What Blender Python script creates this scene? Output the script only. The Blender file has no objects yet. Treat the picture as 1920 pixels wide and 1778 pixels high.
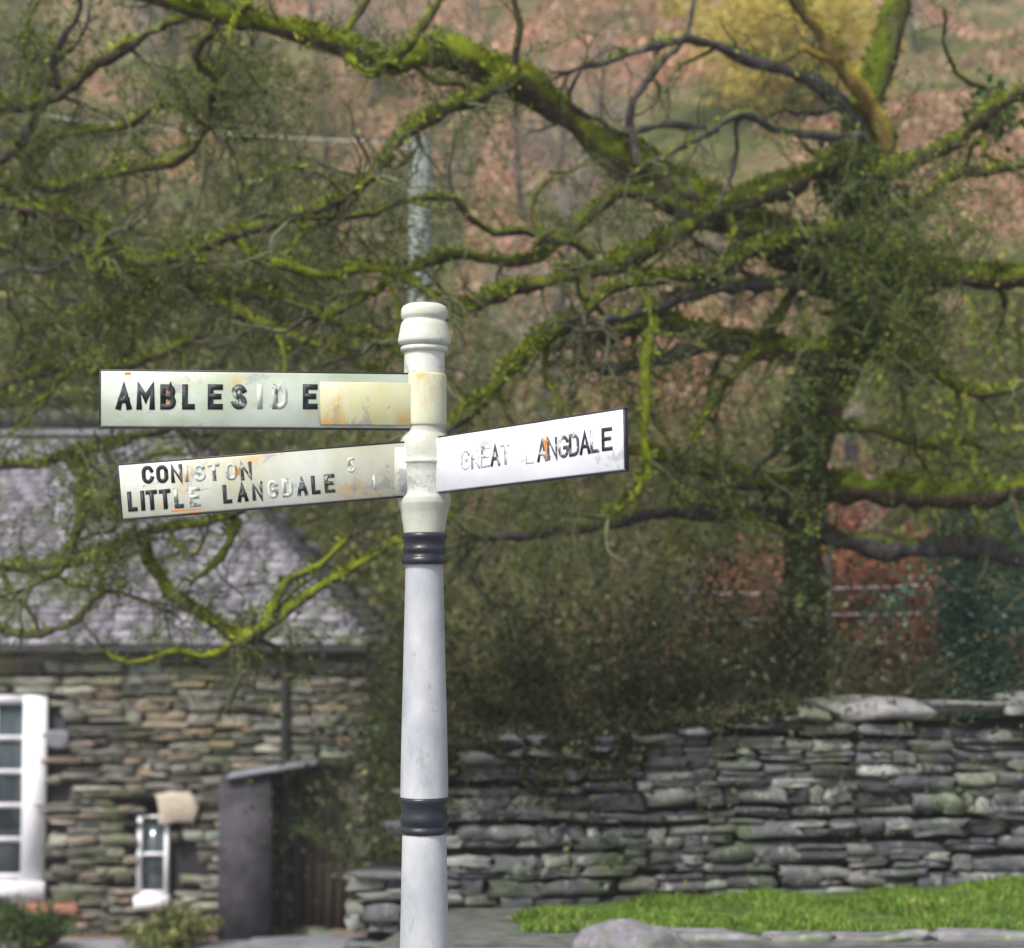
import bpy, math, random
import numpy as np
from mathutils import Vector, Matrix, noise as mn
R = math.radians
random.seed(7); rng = np.random.default_rng(7)
sc = bpy.context.scene
col = sc.collection

# ------------------------------------------------------------------ camera, world, sun, exposure
CAMZ = 1.6; FPX = 3450.0; PITCH = math.atan(264 / FPX)
cam_d = bpy.data.cameras.new('camera'); cam = bpy.data.objects.new('camera', cam_d); col.objects.link(cam)
cam.location = (0, 0, CAMZ); cam.rotation_euler = (math.pi / 2 + PITCH, 0, 0)
cam_d.sensor_width = 36; cam_d.lens = 36 * FPX / 1920; cam_d.clip_end = 2000; cam_d.clip_start = 0.05
cam_d.dof.use_dof = True; cam_d.dof.focus_distance = 4.9; cam_d.dof.aperture_fstop = 2.9
sc.camera = cam
SUN_EL, SUN_AZ = R(50), R(214)      # azimuth clockwise from +Y
w = bpy.data.worlds.new('World'); sc.world = w; w.use_nodes = True
nt = w.node_tree; bg = nt.nodes['Background']
sky = nt.nodes.new('ShaderNodeTexSky'); sky.sky_type = 'NISHITA'; sky.sun_disc = False
sky.sun_elevation = SUN_EL; sky.sun_rotation = SUN_AZ; sky.air_density = 1.0; sky.dust_density = 4.0
hs = nt.nodes.new('ShaderNodeHueSaturation'); hs.inputs['Saturation'].default_value = 0.55
nt.links.new(sky.outputs[0], hs.inputs['Color']); nt.links.new(hs.outputs[0], bg.inputs['Color']); bg.inputs['Strength'].default_value = 0.115
sd = bpy.data.lights.new('sun', 'SUN'); sun = bpy.data.objects.new('sun', sd); col.objects.link(sun)
sd.energy = 2.9; sd.angle = R(4); sd.color = (1, .95, .87)
sdir = Vector((math.sin(SUN_AZ) * math.cos(SUN_EL), math.cos(SUN_AZ) * math.cos(SUN_EL), math.sin(SUN_EL)))
sun.rotation_euler = sdir.to_track_quat('Z', 'Y').to_euler()
sc.view_settings.view_transform = 'Standard'; sc.view_settings.look = 'None'
sc.view_settings.exposure = 0.76; sc.view_settings.gamma = 1
sc.cycles.max_bounces = 5; sc.cycles.diffuse_bounces = 3; sc.cycles.transparent_max_bounces = 6

# ------------------------------------------------------------------ helpers
cp, sp_ = math.cos(PITCH), math.sin(PITCH)
def P(x, y, d):
    """world point on the ray through photo pixel (x, y) at world depth Y = d"""
    cx = (x - 960) / FPX; cy = -(y - 889) / FPX
    yy = cp - cy * sp_; zz = sp_ + cy * cp
    k = d / yy
    return np.array([cx * k, d, CAMZ + zz * k])
def proj(p):
    X, Y, Z = p[0], p[1], p[2] - CAMZ
    f = Y * cp + Z * sp_; u = -Y * sp_ + Z * cp
    return 960 + FPX * X / f, 889 - FPX * u / f
def tag(o, label=None, cat=None, group=None, kind=None):
    if label: o['label'] = label
    if cat: o['category'] = cat
    if group: o['group'] = group
    if kind: o['kind'] = kind
    return o
def empty(name, loc=(0, 0, 0), rz=0):
    o = bpy.data.objects.new(name, None); col.objects.link(o); o.location = loc; o.rotation_euler = (0, 0, rz)
    o.empty_display_size = .1
    return o

class Geo:
    def __init__(s): s.v = []; s.f = {3: [], 4: []}; s.m = {3: [], 4: []}; s.n = 0; s.ng = []; s.ngm = []
    def add(s, v, f, m=0):
        v = np.asarray(v, float).reshape(-1, 3); f = np.asarray(f, np.int64)
        s.v.append(v); k = f.shape[1]
        s.f[k].append(f + s.n); s.m[k].append(np.full(len(f), m)); s.n += len(v)
    def poly(s, pts, m=0):
        s.v.append(np.asarray(pts, float)); s.ng.append(list(range(s.n, s.n + len(pts)))); s.ngm.append(m); s.n += len(pts)
    def build(s, name, mats, parent=None, smooth=False, loc=None):
        me = bpy.data.meshes.new(name)
        V = np.concatenate(s.v) if s.v else np.zeros((0, 3))
        if loc is not None: V = V - np.asarray(loc)
        loops = []; starts = []; mi = []; pos = 0
        for k in (3, 4):
            if s.f[k]:
                F = np.concatenate(s.f[k]); loops.append(F.ravel()); starts.append(pos + k * np.arange(len(F))); pos += F.size
                mi.append(np.concatenate(s.m[k]))
        for g, m in zip(s.ng, s.ngm):
            loops.append(np.array(g)); starts.append(np.array([pos])); pos += len(g); mi.append(np.array([m]))
        L = np.concatenate(loops); S = np.concatenate(starts); M = np.concatenate(mi)
        me.vertices.add(len(V)); me.vertices.foreach_set('co', V.astype(np.float32).ravel())
        me.loops.add(len(L)); me.loops.foreach_set('vertex_index', L.astype(np.int32))
        me.polygons.add(len(S)); me.polygons.foreach_set('loop_start', S.astype(np.int32))
        me.polygons.foreach_set('material_index', M.astype(np.int32))
        if smooth: me.polygons.foreach_set('use_smooth', np.ones(len(S), bool))
        me.update(calc_edges=True); me.validate()
        for m in (mats if isinstance(mats, (list, tuple)) else [mats]): me.materials.append(m)
        o = bpy.data.objects.new(name, me); col.objects.link(o)
        if loc is not None: o.location = loc
        if parent: o.parent = parent
        return o
    def box(s, lo, hi, m=0, M=None):
        x0, y0, z0 = lo; x1, y1, z1 = hi
        v = np.array([(x0,y0,z0),(x1,y0,z0),(x1,y1,z0),(x0,y1,z0),(x0,y0,z1),(x1,y0,z1),(x1,y1,z1),(x0,y1,z1)], float)
        if M is not None: v = v @ np.array(M.to_3x3()).T + np.array(M.translation)
        s.add(v, [(0,3,2,1),(4,5,6,7),(0,1,5,4),(1,2,6,5),(2,3,7,6),(3,0,4,7)], m)
    def tube(s, pts, rad, n=8, m=0, rough=0.0, seed=0):
        pts = np.asarray(pts, float); N = len(pts); rad = np.broadcast_to(np.asarray(rad, float), (N,))
        T = np.gradient(pts, axis=0); T /= np.linalg.norm(T, axis=1)[:, None] + 1e-9
        ref = np.array([0, 0, 1.]) if abs(T[0, 2]) < .9 else np.array([1., 0, 0])
        u = ref - T[0] * (ref @ T[0]); u /= np.linalg.norm(u)
        U = [u]
        for i in range(1, N):
            u = U[-1] - T[i] * (U[-1] @ T[i]); u /= np.linalg.norm(u) + 1e-9; U.append(u)
        U = np.array(U); W = np.cross(T, U)
        a = np.arange(n) * 2 * np.pi / n
        rr = rad[:, None] * np.ones(n)[None]
        if rough:
            rr = rr * (1 + rough * (rng.random((N, n)) - .5) * 2)
        v = pts[:, None] + rr[..., None] * (np.cos(a)[None, :, None] * U[:, None] + np.sin(a)[None, :, None] * W[:, None])
        i, j = np.meshgrid(np.arange(N - 1), np.arange(n), indexing='ij')
        j2 = (j + 1) % n
        f = np.stack([i * n + j, (i + 1) * n + j, (i + 1) * n + j2, i * n + j2], -1).reshape(-1, 4)
        s.add(v.reshape(-1, 3), f[:, ::-1], m)
        return U, W, T
    def lathe(s, prof, cx, cy, n=40, m=0):
        a = np.arange(n) * 2 * np.pi / n; N = len(prof)
        v = np.array([[(cx + r * math.cos(t), cy + r * math.sin(t), z) for t in a] for r, z in prof]).reshape(-1, 3)
        i, j = np.meshgrid(np.arange(N - 1), np.arange(n), indexing='ij'); j2 = (j + 1) % n
        f = np.stack([i * n + j, i * n + j2, (i + 1) * n + j2, (i + 1) * n + j], -1).reshape(-1, 4)
        s.add(v, f, m)
    def leaves(s, pts, size, m=0, aspect=.55, up=0.0, dirs=None):
        """one small bent diamond per point, random turn"""
        pts = np.asarray(pts, float); n = len(pts)
        if n == 0: return
        size = np.broadcast_to(np.asarray(size, float), (n,))[:, None]
        if dirs is None:
            d = rng.normal(size=(n, 3)); d[:, 2] += up
        else: d = dirs
        d = d / (np.linalg.norm(d, axis=1)[:, None] + 1e-9)
        q = np.cross(d, rng.normal(size=(n, 3))); q /= np.linalg.norm(q, axis=1)[:, None] + 1e-9
        v = np.stack([pts, pts + (d * .5 + q * aspect * .5) * size, pts + d * size, pts + (d * .5 - q * aspect * .5) * size], 1)
        s.add(v.reshape(-1, 3), np.arange(n * 4).reshape(-1, 4), m)

def spline(pts, step):
    pts = np.asarray(pts, float); out = []
    for i in range(len(pts) - 1):
        p0 = pts[max(i - 1, 0)]; p1 = pts[i]; p2 = pts[i + 1]; p3 = pts[min(i + 2, len(pts) - 1)]
        n = max(2, int(np.linalg.norm((p2 - p1)[:3]) / step))
        for t in np.arange(n) / n:
            out.append(.5 * (2 * p1 + (p2 - p0) * t + (2 * p0 - 5 * p1 + 4 * p2 - p3) * t * t + (3 * p1 - p0 - 3 * p2 + p3) * t ** 3))
    out.append(pts[-1]); return np.array(out)

# ------------------------------------------------------------------ materials
def mat(name, rough=.8, spec=.3):
    m = bpy.data.materials.new(name); m.use_nodes = True
    b = m.node_tree.nodes['Principled BSDF']; b.inputs['Roughness'].default_value = rough
    b.inputs['Specular IOR Level'].default_value = spec
    return m, m.node_tree, b
def ramp(t, fac, stops, interp='LINEAR'):
    r = t.nodes.new('ShaderNodeValToRGB'); r.color_ramp.interpolation = interp
    e = r.color_ramp.elements
    while len(e) < len(stops): e.new(.5)
    for k, (p, c) in enumerate(stops): e[k].position = p; e[k].color = (*c, 1) if len(c) == 3 else c
    t.links.new(fac, r.inputs[0]); return r.outputs[0]
def noise(t, scale, detail=4, rough=.6, vec=None, dist=0):
    n = t.nodes.new('ShaderNodeTexNoise'); n.inputs['Scale'].default_value = scale; n.inputs['Detail'].default_value = detail
    n.inputs['Roughness'].default_value = rough; n.inputs['Distortion'].default_value = dist
    if vec is None: vec = coord(t)
    t.links.new(vec, n.inputs['Vector']); return n.outputs['Fac']
def coord(t, kind='Object', scale=None):
    c = t.nodes.new('ShaderNodeTexCoord'); o = c.outputs[kind]
    if scale:
        mp = t.nodes.new('ShaderNodeMapping'); mp.inputs['Scale'].default_value = scale; t.links.new(o, mp.inputs[0]); o = mp.outputs[0]
    return o
def island(t):
    return t.nodes.new('ShaderNodeNewGeometry').outputs['Random Per Island']
def mix(t, f, a, b, mode='MIX'):
    m = t.nodes.new('ShaderNodeMix'); m.data_type = 'RGBA'; m.blend_type = mode
    for s, v in ((m.inputs[0], f), (m.inputs[6], a), (m.inputs[7], b)):
        if isinstance(v, (int, float)): s.default_value = v
        elif isinstance(v, tuple): s.default_value = (*v, 1)
        else: t.links.new(v, s)
    return m.outputs[2]
def math_(t, op, a, b=0.0, clamp=False):
    m = t.nodes.new('ShaderNodeMath'); m.operation = op; m.use_clamp = clamp
    for s, v in ((m.inputs[0], a), (m.inputs[1], b)):
        if isinstance(v, (int, float)): s.default_value = v
        else: t.links.new(v, s)
    return m.outputs[0]
def bump(t, b, h, strength=.5, dist=.02):
    n = t.nodes.new('ShaderNodeBump'); n.inputs['Strength'].default_value = strength; n.inputs['Distance'].default_value = dist
    t.links.new(h, n.inputs['Height']); t.links.new(n.outputs[0], b.inputs['Normal'])
def G(v): return (v, v, v)

def leafmat(name, stops, rough=.6, tr=.25, patch=0, scale=2.2):
    m, t, b = mat(name, rough, .25)
    c = ramp(t, island(t), stops)
    if patch: c = mix(t, patch, c, ramp(t, noise(t, scale, 5, .65), [(.34, (.30, .30, .34)), (.46, (.75, .8, .7)), (.56, (1, 1, 1)), (.68, (1.35, 1.25, 1.0))]), 'MULTIPLY')
    t.links.new(c, b.inputs['Base Color'])
    if tr:
        d = t.nodes.new('ShaderNodeBsdfTranslucent'); t.links.new(c, d.inputs['Color'])
        mx = t.nodes.new('ShaderNodeMixShader'); mx.inputs[0].default_value = tr
        o = t.nodes['Material Output']; t.links.new(b.outputs[0], mx.inputs[1]); t.links.new(d.outputs[0], mx.inputs[2]); t.links.new(mx.outputs[0], o.inputs[0])
    return m
def barkmat(name, bark, moss, amount=.5, scale=3.0):
    """bark with moss lying on the upward-facing side and in patches"""
    m, t, b = mat(name, .95, .1)
    g = t.nodes.new('ShaderNodeNewGeometry'); sx = t.nodes.new('ShaderNodeSeparateXYZ'); t.links.new(g.outputs['Normal'], sx.inputs[0])
    up = math_(t, 'MULTIPLY_ADD', sx.outputs['Z'], .45); up.node.inputs[2].default_value = amount - .35
    n1 = noise(t, scale, 5, .65)
    f = math_(t, 'ADD', up, n1)
    f = ramp(t, f, [(.48, G(0)), (.66, G(1))])
    bc = ramp(t, noise(t, 14, 6, .7, coord(t, 'Object', (1, 1, .4))), [(.25, tuple(x * .35 for x in bark)), (.5, bark), (.62, tuple(x * 1.7 for x in bark)), (.75, (.36, .38, .34))])
    mc = ramp(t, noise(t, 6, 8, .8), [(.34, tuple(x * .2 for x in moss)), (.48, tuple(x * .7 for x in moss)), (.56, moss), (.70, (moss[0] * 1.9, moss[1] * 1.6, moss[2] * 1.5))])
    t.links.new(mix(t, f, bc, mc), b.inputs['Base Color'])
    bump(t, b, noise(t, 45, 6, .75), .9, .03)
    return m
M = {}
M['bark_moss'] = barkmat('mossy_bark', (.085, .068, .050), (.13, .175, .018), .42)
M['bark_moss_bright'] = barkmat('bright_mossy_bark', (.10, .085, .06), (.25, .31, .022), .60)
M['bark_bare'] = barkmat('bare_bark', (.085, .075, .085), (.12, .17, .03), .10)
M['bark_gold'] = barkmat('golden_bark', (.22, .16, .06), (.42, .33, .05), .5)
M['twig'] = leafmat('twig', [(0, (.045, .04, .028)), (.5, (.08, .08, .045)), (.85, (.10, .13, .05)), (1, (.16, .18, .11))], .9, 0)
M['twig_pale'] = leafmat('pale_twig', [(0, (.12, .10, .08)), (.6, (.26, .22, .19)), (1, (.40, .38, .33))], .9, 0)
M['moss_tuft'] = leafmat('moss_tuft', [(0, (.03, .05, .008)), (.3, (.12, .17, .014)), (.65, (.27, .34, .025)), (1, (.50, .50, .10))], .9, .3, 1, 2.6)
M['moss_tuft_dark'] = leafmat('dark_moss_tuft', [(0, (.025, .045, .012)), (.5, (.10, .15, .022)), (1, (.28, .33, .06))], .9, .3, 1, 1.8)
M['ivy'] = leafmat('ivy_leaf', [(0, (.015, .035, .012)), (.6, (.05, .09, .02)), (1, (.13, .19, .04))], .45, .2, 1, 1.8)
M['olive'] = leafmat('olive_leaf', [(0, (.05, .065, .02)), (.6, (.17, .20, .06)), (1, (.38, .37, .16))], .7, .3, 1, 1.3)
M['brownleaf'] = leafmat('brown_leaf', [(0, (.08, .055, .035)), (.6, (.22, .15, .09)), (1, (.36, .27, .14))], .8, .3, 1, 1.8)
M['yellow'] = leafmat('glow_yellow_leaf', [(0, (.35, .28, .04)), (.6, (.66, .56, .09)), (1, (.82, .74, .28))], .7, .4)  # leaf colours brightened to stand for the warm flare glow at upper right
M['teal'] = leafmat('blue_green_needles', [(0, (.02, .06, .042)), (.6, (.05, .14, .10)), (1, (.13, .27, .20))], .6, .2)
M['bracken'] = leafmat('bracken', [(0, (.28, .11, .08)), (.4, (.52, .27, .20)), (.75, (.68, .42, .32)), (1, (.75, .58, .46))], .9, .3, .5, .35)
M['russet'] = leafmat('dark_russet_fronds', [(0, (.12, .04, .028)), (.5, (.25, .09, .06)), (1, (.34, .16, .11))], .9, .3)
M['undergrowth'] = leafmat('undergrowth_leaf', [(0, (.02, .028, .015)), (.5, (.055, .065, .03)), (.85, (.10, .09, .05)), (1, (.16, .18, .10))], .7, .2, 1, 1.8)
M['grass'] = leafmat('grass_blade', [(0, (.05, .11, .012)), (.5, (.14, .27, .035)), (.85, (.26, .38, .07)), (1, (.46, .45, .18))], .6, .35, 0.7, 3.0)
M['roughgrass'] = leafmat('rough_grass', [(0, (.07, .10, .02)), (.5, (.22, .25, .06)), (1, (.45, .38, .20))], .8, .3, 1, 0.35)

def stonemat(name, stops, lichen=.55, green=.4, scale=1.0):
    m, t, b = mat(name, .85, .25)
    c = ramp(t, island(t), stops)
    c = mix(t, .65, c, ramp(t, noise(t, 9 * scale, 6, .7), [(.28, G(.25)), (.5, G(.85)), (.72, G(1.35))]), 'MULTIPLY')
    c = mix(t, ramp(t, noise(t, 2.3 * scale, 4, .6), [(.50, G(0)), (.66, G(green))]), c, (.10, .15, .04))
    c = mix(t, ramp(t, noise(t, 7 * scale, 8, .8, None, .2), [(.55, G(0)), (.70, G(lichen))]), c, (.50, .52, .47))
    t.links.new(c, b.inputs['Base Color'])
    bump(t, b, noise(t, 38 * scale, 6, .75), .7, .012)
    return m
M['wallstone'] = stonemat('wall_stone', [(0, (.055, .055, .068)), (.3, (.09, .092, .11)), (.6, (.14, .15, .16)), (.8, (.19, .185, .175)), (1, (.34, .36, .35))], .9, .5)
M['coping'] = stonemat('coping_stone', [(0, (.11, .105, .12)), (.5, (.19, .185, .215)), (1, (.30, .30, .30))], .8, .7)
M['cottstone'] = stonemat('cottage_stone', [(0, (.06, .058, .05)), (.25, (.12, .115, .10)), (.55, (.19, .185, .165)), (.72, (.27, .20, .14)), (.85, (.17, .21, .19)), (1, (.36, .34, .28))], .25, .45, .7)
M['gap'] = mat('wall_core')[0]; M['gap'].node_tree.nodes['Principled BSDF'].inputs['Base Color'].default_value = (.035, .035, .042, 1)
m, t, b = mat('slate', .6, .4)
c = ramp(t, island(t), [(0, (.12, .115, .14)), (.5, (.18, .172, .21)), (.85, (.23, .22, .265)), (1, (.30, .295, .33))])
c = mix(t, .7, c, ramp(t, noise(t, 5, 6, .7), [(.3, G(.45)), (.55, G(1))]), 'MULTIPLY')
c = mix(t, ramp(t, noise(t, 1.1, 5, .7), [(.50, G(0)), (.62, G(.8))]), c, (.085, .11, .04))
t.links.new(c, b.inputs['Base Color']); bump(t, b, noise(t, 30, 5), .4, .01); M['slate'] = m
def plain(name, c, rough=.6, var=.3, scale=6, spec=.35, bmp=.2):
    m, t, b = mat(name, rough, spec)
    cc = ramp(t, noise(t, scale, 6, .65), [(.3, tuple(x * (1 - var) for x in c)), (.7, tuple(min(1, x * (1 + var)) for x in c))])
    t.links.new(cc, b.inputs['Base Color']); bump(t, b, noise(t, scale * 6, 5), bmp, .01); return m
M['render'] = plain('grey_render', (.05, .047, .06), .9, .6, 3.5, .3, .8)
M['doorwood'] = plain('door_wood', (.055, .042, .036), .7, .3, 5)
M['dark'] = plain('dark_timber', (.02, .02, .024), .7)
M['whitewood'] = plain('white_window_paint', (.80, .80, .85), .5, .04)
M['buff'] = plain('plain_buff', (.42, .37, .30), .9, .15, 8)
M['slab'] = plain('pale_slate_slab', (.17, .175, .20), .7, .4, 5, .35, .6)
M['cable'] = plain('pale_cable', (.40, .44, .38), .5)
M['wire'] = plain('fence_wire', (.55, .56, .60), .4)
M['fencepost'] = plain('fence_post', (.06, .055, .055), .9)
M['pole'] = plain('pale_pole', (.24, .28, .27), .8, .2, 3)
M['boulder'] = stonemat('boulder', [(0, (.20, .19, .22)), (1, (.24, .23, .26))], .7, .5, 2.6)
M['brick'] = plain('orange_brick', (.30, .14, .10), .9, .3, 8)
m, t, b = mat('window_glass', .12, .6); b.inputs['Base Color'].default_value = (.05, .07, .08, 1); M['glass'] = m
m, t, b = mat('curtain_glass', .2, .6)
t.links.new(ramp(t, noise(t, 3, 2), [(.4, (.05, .07, .09)), (.6, (.30, .34, .36))]), b.inputs['Base Color']); M['paleglass'] = m
# hillside and ground
m, t, b = mat('hill_soil', .95, .1)
o = coord(t)
base = ramp(t, noise(t, .16, 8, .68, o), [(.33, (.05, .07, .03)), (.43, (.14, .16, .06)), (.52, (.30, .23, .14)), (.60, (.52, .30, .21)), (.74, (.66, .45, .36))])
base = mix(t, ramp(t, noise(t, .5, 6, .7, o), [(.52, G(0)), (.64, G(.7))]), base, (.17, .20, .06))
base = mix(t, .8, base, ramp(t, noise(t, 2.5, 8, .75, o), [(.3, G(.35)), (.7, G(1.3))]), 'MULTIPLY')
t.links.new(base, b.inputs['Base Color']); bump(t, b, noise(t, 3, 8, .75, o), 1, .3); M['hill'] = m
m, t, b = mat('asphalt', .8, .3)
c = ramp(t, noise(t, 60, 4, .7), [(.3, (.09, .09, .105)), (.7, (.19, .19, .22))])
c = mix(t, ramp(t, noise(t, 1.2, 5, .6), [(.4, G(0)), (.7, G(.6))]), c, (.34, .34, .40))
t.links.new(c, b.inputs['Base Color']); bump(t, b, noise(t, 120, 3), .4, .01); M['road'] = m
M['gravel'] = plain('mossy_gravel', (.10, .105, .095), .95, .55, 9, .2, .8)
M['turf'] = plain('turf', (.05, .10, .018), .95, .5, 5)

# white painted cast iron with grime, flaking and rust
def paintmat(name, base, tint, rust=.5, streak=(1, 1, .3), rpos=.60, grime=.35):
    m, t, b = mat(name, .38, .45)
    n2 = ramp(t, noise(t, 5, 5, .6, coord(t, 'Object', streak)), [(.42, G(0)), (.66, G(grime))])
    c = mix(t, n2, base, tint)
    n3 = ramp(t, noise(t, 9, 6, .7, coord(t, 'Object', streak)), [(rpos, G(0)), (rpos + .12, G(rust))])
    c = mix(t, n3, c, (.52, .30, .08))
    n4 = ramp(t, noise(t, 26, 5, .7), [(.66, G(0)), (.70, G(.8 * rust))])
    c = mix(t, n4, c, (.20, .08, .03))
    n5 = noise(t, 8, 9, .8, coord(t, 'Object', streak))
    c = mix(t, ramp(t, n5, [(.575, G(0)), (.61, G(min(1, grime))) ]), c, (.27, .29, .31))
    c = mix(t, ramp(t, noise(t, 2.2, 3, .5, coord(t, 'Object', streak)), [(.45, G(0)), (.7, G(grime * .55))]), c, tuple(x * .72 for x in tint))
    t.links.new(c, b.inputs['Base Color']); bump(t, b, noise(t, 60, 4), .12, .004); return m
M['post_white'] = paintmat('weathered_white_post_paint', (.49, .49, .53), (.24, .29, .32), .35, (1, 1, .55), .60, .85)
M['post_cap'] = paintmat('cap_paint', (.58, .62, .58), (.42, .43, .32), .6, (1, 1, 1), .60, .7)
M['plate_green'] = paintmat('greenish_white_plate', (.48, .55, .50), (.32, .38, .27), .7, (1, 1, 1.2), .57, .9)
M['plate_cream'] = paintmat('cream_white_plate', (.51, .55, .51), (.38, .37, .26), .75, (1, 1, 1), .56, .9)
M['plate_white'] = paintmat('bright_white_plate', (.68, .70, .76), (.52, .54, .62), .25, (1, 1, 1), .64, .6)
M['stained'] = paintmat('stained_plate', (.54, .58, .44), (.46, .43, .20), .8, (1, 1, .6), .52, .9)
M['black'] = plain('black_gloss_paint', (.014, .017, .026), .35, .5, 14, .5, .1)
M['rust'] = plain('rust_stain', (.55, .22, .05), .9, .35, 40)
def inkmat(name, fade, under):
    """letter paint worn through in flakes; fade = share of it that is gone"""
    m, t, b = mat(name, .5, .3)
    f = ramp(t, noise(t, 38, 4, .65), [(max(0, .72 - fade * .55) - .05, G(0)), (min(1, .72 - fade * .55 + .07), G(1))])
    f = math_(t, 'ADD', math_(t, 'MULTIPLY', f, .8), fade * fade * .45, True)
    c = mix(t, f, (.022, .028, .032), under)
    t.links.new(c, b.inputs['Base Color']); return m
INK = {k: inkmat('letter_paint_%d' % int(k * 100), k, (.49, .54, .48)) for k in (.0, .3, .55, .8)}
INKW = {k: inkmat('letter_paint_white_%d' % int(k * 100), k, (.66, .68, .73)) for k in (.3, .55, .8)}

# ------------------------------------------------------------------ terrain
def sst(t): t = np.clip(t, 0, 1); return t * t * (3 - 2 * t)
def gz(x, y, bumps=True):
    x = np.asarray(x, float); y = np.asarray(y, float)
    L = sst((-.3 - x) / 1.4)
    z = -2.1 * sst((y - 5) / 14) * L
    right = -.225 * sst((y - 9) / 2.5) + .05 * np.clip(x, 0, 6) * sst((y - 9.3) / 2)
    z = z + (1 - L) * right
    ys = 13.5 + 15.5 * L
    tt = np.maximum(0, y - ys)
    z = z + L * .2 * np.clip(tt - 1, 0, 25)
    z = z + .2 * tt + .34 * np.maximum(0, tt - 10 - 3 * np.sin(x * .12)) * (y < 400)
    if bumps:
        a = np.clip(tt / 10, 0, 1)
        z = z + a * (.5 * np.sin(x * .45 + y * .23) + .35 * np.sin(x * .9 - y * .5 + 2) + .9 * np.sin(x * .13 + y * .11 + 1))
    return z
gx = np.concatenate([-np.geomspace(260, 9, 26), np.linspace(-8.6, 9, 60), np.geomspace(9.4, 260, 26)])
gy = np.concatenate([np.linspace(-80, -4, 14), np.linspace(-3, 34, 75), np.geomspace(34.8, 230, 70)])
X, Y = np.meshgrid(gx, gy, indexing='ij')
Z = gz(X, Y); nx, ny = X.shape
i, j = np.meshgrid(np.arange(nx - 1), np.arange(ny - 1), indexing='ij')
F = np.stack([i * ny + j, (i + 1) * ny + j, (i + 1) * ny + j + 1, i * ny + j + 1], -1).reshape(-1, 4)
g = Geo(); g.add(np.stack([X, Y, Z - .012], -1), F)
tag(g.build('ground', M['hill'], smooth=True), kind='structure')
def sheet(name, x0, x1, y0, y1, m, dz, nx=40, ny=60, keep=None):
    X, Y = np.meshgrid(np.linspace(x0, x1, nx), np.linspace(y0, y1, ny), indexing='ij')
    Z = gz(X, Y) + dz
    i, j = np.meshgrid(np.arange(nx - 1), np.arange(ny - 1), indexing='ij')
    F = np.stack([i * ny + j, (i + 1) * ny + j, (i + 1) * ny + j + 1, i * ny + j + 1], -1).reshape(-1, 4)
    if keep is not None:
        c = np.stack([X, Y], -1).reshape(-1, 2)[F].mean(1); F = F[[keep(a, b) for a, b in c]]
    g = Geo(); g.add(np.stack([X, Y, Z], -1), F)
    return tag(g.build(name, m, smooth=True), kind='structure')
sheet('road', -13, 14, -20, 21.3, M['road'], .02, 120, 180, lambda a, b: b < 9.05 or (a < -1.15 and b < 21.3))
sheet('gravel', -1.3, 8, 8.9, 11.5, M['gravel'], .025, 60, 24)
sheet('verge', -.1, 8.5, 9.2, 11.45, M['turf'], .03, 260, 70, lambda a, b: a > .08 + .10 * math.sin(b * 4) + .05 * math.sin(b * 17 + a * 9) and b > 9.34 + .05 * math.sin(a * 5) + .03 * math.sin(a * 19))

# grass blades
n = 80000
gxp = rng.uniform(.02, 6.2, n); gyp = 9.3 + 2.15 * rng.random(n)
gxp += (rng.random(n) - .5) * .05
keep = (gxp > .08 + .10 * np.sin(gyp * 4) + .08 * rng.normal(size=n)) & (gyp > 9.36 + .05 * np.sin(gxp * 5) + .05 * rng.normal(size=n))
p = np.stack([gxp, gyp, gz(gxp, gyp) + .02], -1)[keep]
d = rng.normal(size=p.shape) * .45; d[:, 2] = 1
g = Geo(); hf = .8 + .35 * np.sin(p[:, 0] * 3.1 + 1) * np.sin(p[:, 1] * 4.3) + .25 * np.sin(p[:, 0] * 9); g.leaves(p, rng.uniform(.03, .07, len(p)) * hf, 0, .2, dirs=d)
tag(g.build('grass', M['grass']), 'bright green grass strip growing below the dry stone wall', 'grass', kind='stuff')

# ------------------------------------------------------------------ stones
def stone_template(nu=12, nv=7):
    u = np.arange(nu) * 2 * np.pi / nu; v = np.linspace(-np.pi / 2, np.pi / 2, nv)
    se = lambda c, e: np.sign(c) * np.abs(c) ** e
    e = .24
    P_ = np.array([[(se(np.cos(b), e) * se(np.cos(a), e), se(np.cos(b), e) * se(np.sin(a), e), se(np.sin(b), e)) for a in u] for b in v]).reshape(-1, 3)
    i, j = np.meshgrid(np.arange(nv - 1), np.arange(nu), indexing='ij'); j2 = (j + 1) % nu
    return P_, np.stack([i * nu + j, i * nu + j2, (i + 1) * nu + j2, (i + 1) * nu + j], -1).reshape(-1, 4)
ST, SF = stone_template()
def stone(g, c, half, rot=0, jit=.16, m=0):
    k = rng.normal(size=3) * 1.7; ph = rng.random(6) * 6.3
    v = ST.copy()
    v = v + jit * np.stack([np.sin(v[:, 1] * 2.3 + ph[0]) + np.sin(v[:, 2] * 3 + ph[1]), np.sin(v[:, 0] * 2.5 + ph[2]) + np.sin(v[:, 2] * 2.7 + ph[3]),
                            .9 * np.sin(v[:, 0] * 2.9 + ph[4]) + np.sin(v[:, 1] * 2 + ph[5])], -1) + rng.normal(size=v.shape) * .055
    v *= np.asarray(half)
    cs, sn = math.cos(rot), math.sin(rot)
    v[:, 0], v[:, 2] = v[:, 0] * cs - v[:, 2] * sn, v[:, 0] * sn + v[:, 2] * cs
    g.add(v + np.asarray(c), SF, m)
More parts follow.
